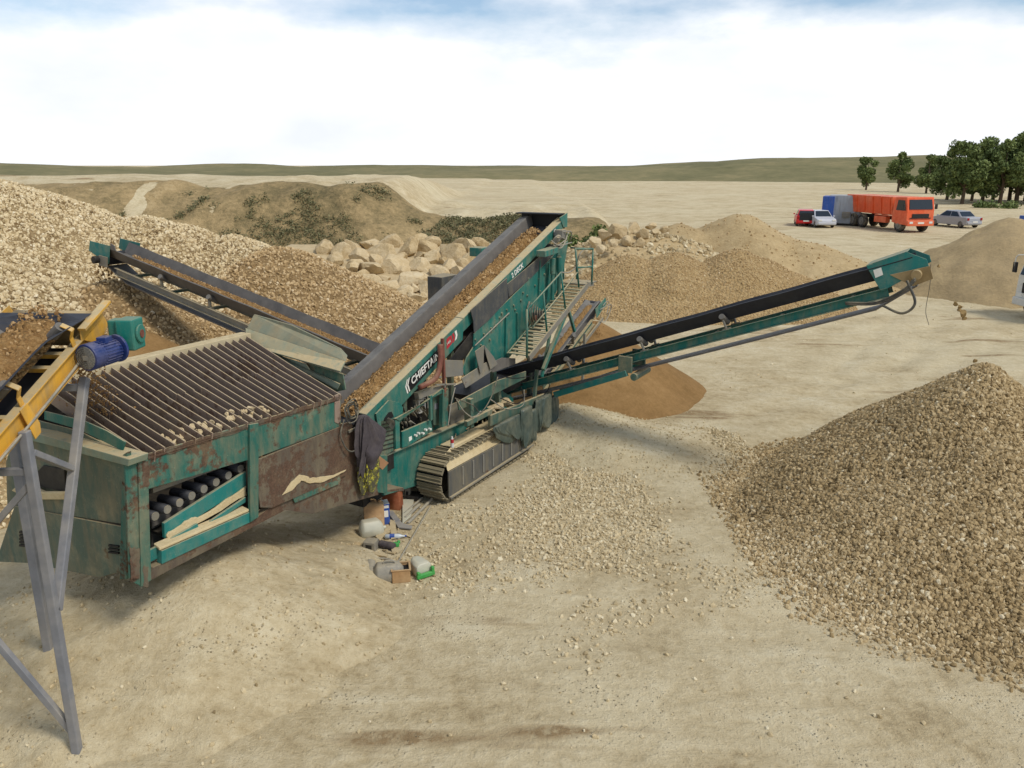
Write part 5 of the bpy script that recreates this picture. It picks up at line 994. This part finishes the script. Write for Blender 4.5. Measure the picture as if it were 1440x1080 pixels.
# ------------------------------------------------------------------ vehicles in the yard
def wheel(parent, x, y, r, w, axis=(0, 1, 0)):
    a = V3(axis); t = MB().loft([[V3((x + math.cos(k / 24 * 6.283) * rr, y + o, r + math.sin(k / 24 * 6.283) * rr)) for k in range(24)] for o, rr in ((-w / 2, r * .9), (-w * .35, r), (w * .35, r), (w / 2, r * .9))])
    wh = t.build('wheel', 'tyre', parent, 0); sg = 1 if y > 0 else -1
    MB().cyl((x, y + sg * (w / 2 - .03), r), (x, y + sg * (w / 2 + .006), r), r * .6, 18).build('rim', 'rim', wh, .01); MB().cyl((x, y + sg * (w / 2 + .006), r), (x, y + sg * (w / 2 + .05), r), r * .22, 12).build('hub', 'rim', wh, .006); return wh
def car(loc, rz, mat, label, kind, boot=False):
    L_ = 3.9 if kind == 'hatch' else 4.5; t = thing('parked_car', label, 'car', loc, rz); h = L_ / 2; W_ = .84
    lower = [(-h, .35), (-h + .03, .85), (-h + .12, .95), (h - .95, .92), (h - .2, .78), (h, .6), (h, .32), (h - .3, .22), (-h + .2, .24)]
    MB().loft([[V3((x * (.97 if abs(y) > .8 else 1), y, z if abs(y) < .8 else z * .98 + .01)) for x, z in lower] for y in (-W_, -W_ * .92, W_ * .92, W_)]).build('body', mat, t, .03)
    rb, rt = (-h + .1, -h + .45) if kind == 'hatch' else (-h + .75, -h + 1.35); fb, ft = h - 1.0, h - 1.75
    g = [(rb, .93), (rt, 1.42), (ft, 1.45), (fb, .9)]; hw = lambda z: W_ - .05 - max(0, z - .93) * .32
    MB().loft([[V3((x, s * hw(z), z)) for x, z in g] for s in (-1, 1)]).build('cabin', mat, t, .05)
    gw = lambda a: [V3((x, s * (hw(z) + .012), z)) for x, z in a]
    for s in (-1, 1):
        m_ = (rt + ft) / 2
        for a in ([(rb + .22, .97), (rt + .08, 1.36), (m_ - .04, 1.38), (m_ - .04, .97)], [(m_ + .04, .97), (m_ + .04, 1.38), (ft - .02, 1.38), (fb - .22, .97)]):
            MB().prism([V3((x, s * (hw(z) + .006), z)) for x, z in a], (0, s * .008, 0)).build('side_window', 'glass', t)
        MB().box((h - 1.1, s * (W_ + .08), .98), (.12, .16, .1)).build('mirror', mat, t, .02); MB().box((h - .06, s * .6, .66), (.14, .3, .14)).build('headlight', 'lamp', t, .02); MB().box((-h + .03, s * .68, .78), (.1, .2, .22)).build('tail_light', 'redlamp', t, .02)
    def scr(a, b, o, nm):
        (x0, z0), (x1, z1) = a, b; p = [V3((x0 + (x1 - x0) * .1, -hw(z0) + .1, z0 + (z1 - z0) * .1)), V3((x0 + (x1 - x0) * .1, hw(z0) - .1, z0 + (z1 - z0) * .1)), V3((x0 + (x1 - x0) * .9, hw(z1) - .06, z0 + (z1 - z0) * .9)), V3((x0 + (x1 - x0) * .9, -hw(z1) + .06, z0 + (z1 - z0) * .9))]
        MB().prism([q + V3((o, 0, .005)) for q in p], (o * .5, 0, 0)).build(nm, 'glass', t)
    scr(g[0], g[1], -.02, 'rear_window'); scr(g[3], g[2], .02, 'windscreen')
    if boot: MB().prism([V3((-h - .0, -.6, .55)), V3((-h, .6, .55)), V3((-h + .1, .55, 1.2)), V3((-h + .1, -.55, 1.2))], (-.03, 0, 0)).build('open_boot', 'black', t)
    MB().box((-h - .02, 0, .42), (.1, 1.5, .2)).build('rear_bumper', mat, t, .04); MB().box((h - .0, 0, .4), (.1, 1.5, .22)).build('front_bumper', mat, t, .04); MB().box((-h - .075, 0, .55 if kind != 'hatch' else .5), (.012, .5, .11)).build('number_plate', 'sticker', t)
    for x in (h - .75, -h + .72):
        for y in (-W_ + .1, W_ - .1): wheel(t, x, y, .31, .2)
    return t
def yp(px, py): 
    p = gz(px, py, .5)
    for _ in range(4): p = gz(px, py, float(G(p[0], p[1])))
    return (p[0], p[1], float(G(p[0], p[1])))
car(yp(1131, 316.5), R(74), 'red', 'red hatchback parked nearest the sand mound, its dark rear showing', 'hatch', True)
car(yp(1152, 318.5), R(268), 'whitecar', 'pale silver hatchback parked between red car and blue container', 'hatch')
car(yp(1342, 318.5), R(104), 'silver', 'silver saloon parked right of the orange lorry', 'saloon')
def container(loc, rz, sx, sy, sz_, mat, name, label):
    t = thing(name, label, 'container', loc, rz); MB().box((0, 0, sz_ / 2 + .2), (sx, sy, sz_)).build('box_shell', mat, t, .03); rb = MB()
    for k in range(int(sx / .3)): rb.box((-sx / 2 + .2 + k * .3, -sy / 2 - .012, sz_ / 2 + .2), (.12, .03, sz_ - .25))
    rb.build('wall_rib', mat, t); MB().box((0, 0, .1), (sx * .96, sy * .9, .2)).build('skid_frame', 'dark', t)
    MB().box((-sx / 2 + .55, -sy / 2 - .03, 1.2), (.8, .05, 1.8)).build('door', mat, t, .01); return t
p = yp(1170, 317); container((p[0], p[1] + 1.2, p[2]), R(-25), 1.0, 2.4, 2.4, 'ctn_blue', 'site_cabin', 'narrow blue site cabin between pale hatchback and grey container')
p = yp(1196, 318); c_ = container((p[0], p[1] + 1.6, p[2]), R(-25), 2.8, 2.4, 2.5, 'ctn_grey', 'storage_container', 'pale grey storage container left of the orange lorry')
MB().box((.2, -1.35, 1.0), (.7, .3, .5)).cyl((.2, -1.5, 1.0), (.2, -1.53, 1.0), .2, 16).build('cooling_unit', 'steel', c_, .02)
# orange lorry
def lorry(loc, rz):
    t = thing('lorry', 'orange tipper lorry parked facing the yard, right of the grey container', 'lorry', loc, rz)
    MB().box((-.3, 0, .95), (7.0, .8, .25)).build('chassis', 'dark', t, .02); K = [(2.35, .75), (2.35, 1.55), (2.55, 2.7), (3.9, 2.75), (4.12, 1.75), (4.15, .6), (3.1, .6)]
    MB().loft([[V3((x, y, z)) for x, z in K] for y in (-1.22, -1.18, 1.18, 1.22)]).build('cab', 'orange', t, .06)
    MB().prism([(3.95, -1.0, 2.55), (3.95, 1.0, 2.55), (4.12, 1.05, 1.8), (4.12, -1.05, 1.8)], (.04, 0, 0)).build('windscreen', 'glass', t)
    MB().box((4.2, 0, .72), (.22, 2.4, .42)).build('bumper', 'orange', t, .04); MB().box((4.16, 0, 1.3), (.06, 1.5, .3)).build('front_grille', 'dark', t, .01); MB().box((4.315, 0, .75), (.02, .55, .13)).build('number_plate', 'sticker', t); MB().box((4.18, 0, 1.12), (.05, 1.9, .06)).build('bumper_slot', 'dark', t)
    for s in (-1, 1):
        MB().box((4.3, s * .88, .78), (.05, .3, .16)).build('headlight', 'lamp', t, .01); MB().prism([(2.8, s * 1.225, 1.7), (2.95, s * 1.225, 2.5), (3.75, s * 1.225, 2.5), (3.95, s * 1.225, 1.7)], (0, s * .02, 0)).build('side_window', 'glass', t); MB().box((4.0, s * 1.45, 2.0), (.1, .2, .4)).build('mirror', 'dark', t, .02)
        for x in (3.2, -1.6, -2.95): wheel(t, x, s * 1.02, .56, .36)
        MB().box((.8, s * .95, .85), (1.5, .45, .5)).build('tank', 'orange' if s < 0 else 'dark', t, .03); MB().box((1.2, s * 1.15, 1.2), (2.2, .05, .06)).build('side_guard', 'orange', t)
    bd = MB().loft([[(x, y, z) for y, z in ((-1.05, 1.25), (1.05, 1.25), (1.22, 2.7), (-1.22, 2.7))] for x in (-3.9, 2.15)]).build('tipper_body', 'orange', t, .03)
    for k in range(6): 
        for s in (-1, 1): MB().bar((-3.6 + k * 1.1, s * 1.07, 1.3), (-3.6 + k * 1.1, s * 1.24, 2.68), .1, .06, (1, 0, 0)).build('body_rib', 'orange', bd)
    return t
p = yp(1262, 324); o = lorry((p[0] - .2, p[1] + 2.0, p[2]), R(-78)); o.scale = (1.04,) * 3
# white truck at the right edge
p = gz(1482, 450); t = thing('white_lorry', 'white lorry cab cut off by the right edge of the view', 'lorry', (p[0], p[1], float(G(p[0], p[1]))), R(183))
MB().loft([[V3((x, y, z)) for x, z in ((-1.2, .75), (-1.2, 2.75), (.62, 2.75), (.95, 1.7), (.98, .75))] for y in (-1.15, -1.1, 1.1, 1.15)]).build('cab', 'white', t, .06)
for s in (-1, 1):
    MB().prism([(-.5, s * 1.155, 1.6), (-.5, s * 1.155, 2.5), (.55, s * 1.155, 2.5), (.8, s * 1.155, 1.6)], (0, s * .015, 0)).build('side_window', 'glass', t); MB().box((.98, s * .85, .95), (.06, .3, .2)).build('headlight', 'lamp', t, .01)
    k = MB().tube(arc([(.75, s * 1.1, 2.5), (1.0, s * 1.35, 2.45), (1.02, s * 1.36, 1.9)]), .022, 6).build('mirror_arm', 'white', t, 0, True); MB().box((1.0, s * 1.36, 2.0), (.08, .22, .42)).build('mirror', 'black', k, .02)
    wheel(t, .1, s * .95, .5, .32); wheel(t, -3.2, s * .95, .5, .32)
MB().prism([(.66, -1.0, 2.6), (.66, 1.0, 2.6), (.94, 1.02, 1.75), (.94, -1.02, 1.75)], (.04, 0, 0)).build('windscreen', 'glass', t); MB().box((1.0, 0, .7), (.2, 2.2, .3)).build('bumper', 'white', t, .03); MB().box((.985, 0, 1.25), (.03, 1.5, .4)).build('front_grille', 'black', t, .01)
MB().box((-2.7, 0, 1.6), (2.6, 2.2, 1.2)).build('cargo_body', 'white', t, .03); MB().box((-1.6, 0, .8), (4.6, .8, .2)).build('chassis', 'dark', t)
p = yp(1437, 317); t = thing('blue_barrel', 'small blue barrel at the right edge beside the grey mound', 'barrel', p); MB().tube([(0, 0, 0), (0, 0, .05), (0, 0, .3), (0, 0, .32), (0, 0, .6), (0, 0, .62), (0, 0, .88), (0, 0, .9)], [.28, .3, .3, .315, .315, .3, .3, .28], 20).build('drum_body', 'ctn_blue', t, 0); MB().cyl((.1, 0, .9), (.1, 0, .93), .04, 10).build('cap', 'black', t)
# ------------------------------------------------------------------ light and sky
W = bpy.data.worlds.new('World'); S.world = W; W.use_nodes = True; nt = W.node_tree; nt.nodes.clear()
wo = nt.nodes.new('ShaderNodeOutputWorld'); bg = nt.nodes.new('ShaderNodeBackground'); sky = nt.nodes.new('ShaderNodeTexSky')
SEL, SAZ = R(50), R(125)                                      # sun height; azimuth clockwise from the view direction
sky.sky_type = 'NISHITA'; sky.sun_disc = False; sky.sun_elevation = SEL; sky.sun_rotation = SAZ; sky.air_density = 1.; sky.dust_density = .6
tc = nt.nodes.new('ShaderNodeTexCoord'); mp = nt.nodes.new('ShaderNodeMapping'); mp.inputs['Scale'].default_value = (1, 1, 2.6)
nz = nt.nodes.new('ShaderNodeTexNoise'); nz.inputs['Scale'].default_value = 2.3; nz.inputs['Detail'].default_value = 8; nz.inputs['Roughness'].default_value = .55
rp = nt.nodes.new('ShaderNodeValToRGB'); rp.color_ramp.elements[0].position = .36; rp.color_ramp.elements[1].position = .52
n2 = nt.nodes.new('ShaderNodeTexNoise'); n2.inputs['Scale'].default_value = 5; n2.inputs['Detail'].default_value = 6
r2 = nt.nodes.new('ShaderNodeValToRGB'); r2.color_ramp.elements[0].position = .3; r2.color_ramp.elements[1].position = .7
r2.color_ramp.elements[0].color = (6.6, 6.9, 7.5, 1); r2.color_ramp.elements[1].color = (8.4, 8.4, 8.4, 1)
mx = nt.nodes.new('ShaderNodeMix'); mx.data_type = 'RGBA'
L = nt.links.new
L(tc.outputs['Generated'], mp.inputs[0]); L(mp.outputs[0], nz.inputs['Vector']); L(mp.outputs[0], n2.inputs['Vector']); L(n2.outputs[0], r2.inputs[0])
sx = nt.nodes.new('ShaderNodeSeparateXYZ'); L(tc.outputs['Generated'], sx.inputs[0])
mr = nt.nodes.new('ShaderNodeMapRange'); mr.inputs[1].default_value = .06; mr.inputs[2].default_value = .165; mr.inputs[3].default_value = .3; mr.inputs[4].default_value = -.11; L(sx.outputs[2], mr.inputs[0])
ad = nt.nodes.new('ShaderNodeMath'); ad.operation = 'ADD'; L(nz.outputs[0], ad.inputs[0]); L(mr.outputs[0], ad.inputs[1]); L(ad.outputs[0], rp.inputs[0])
L(rp.outputs[0], mx.inputs[0]); L(sky.outputs[0], mx.inputs[6]); L(r2.outputs[0], mx.inputs[7]); L(mx.outputs[2], bg.inputs[0]); L(bg.outputs[0], wo.inputs[0])
bg.inputs[1].default_value = .125
sl = bpy.data.lights.new('sun', 'SUN'); sl.energy = 2.1; sl.angle = R(13); sl.color = (1, .95, .87); so = bpy.data.objects.new('sun', sl); COL.objects.link(so)
sd = Vector((math.sin(SAZ) * math.cos(SEL), math.cos(SAZ) * math.cos(SEL), math.sin(SEL))); so.rotation_euler = sd.to_track_quat('Z', 'Y').to_euler()
S.view_settings.view_transform = 'Standard'; S.view_settings.look = 'None'; S.view_settings.gamma = 1; S.view_settings.exposure = 0.16
S.cycles.max_bounces = 6
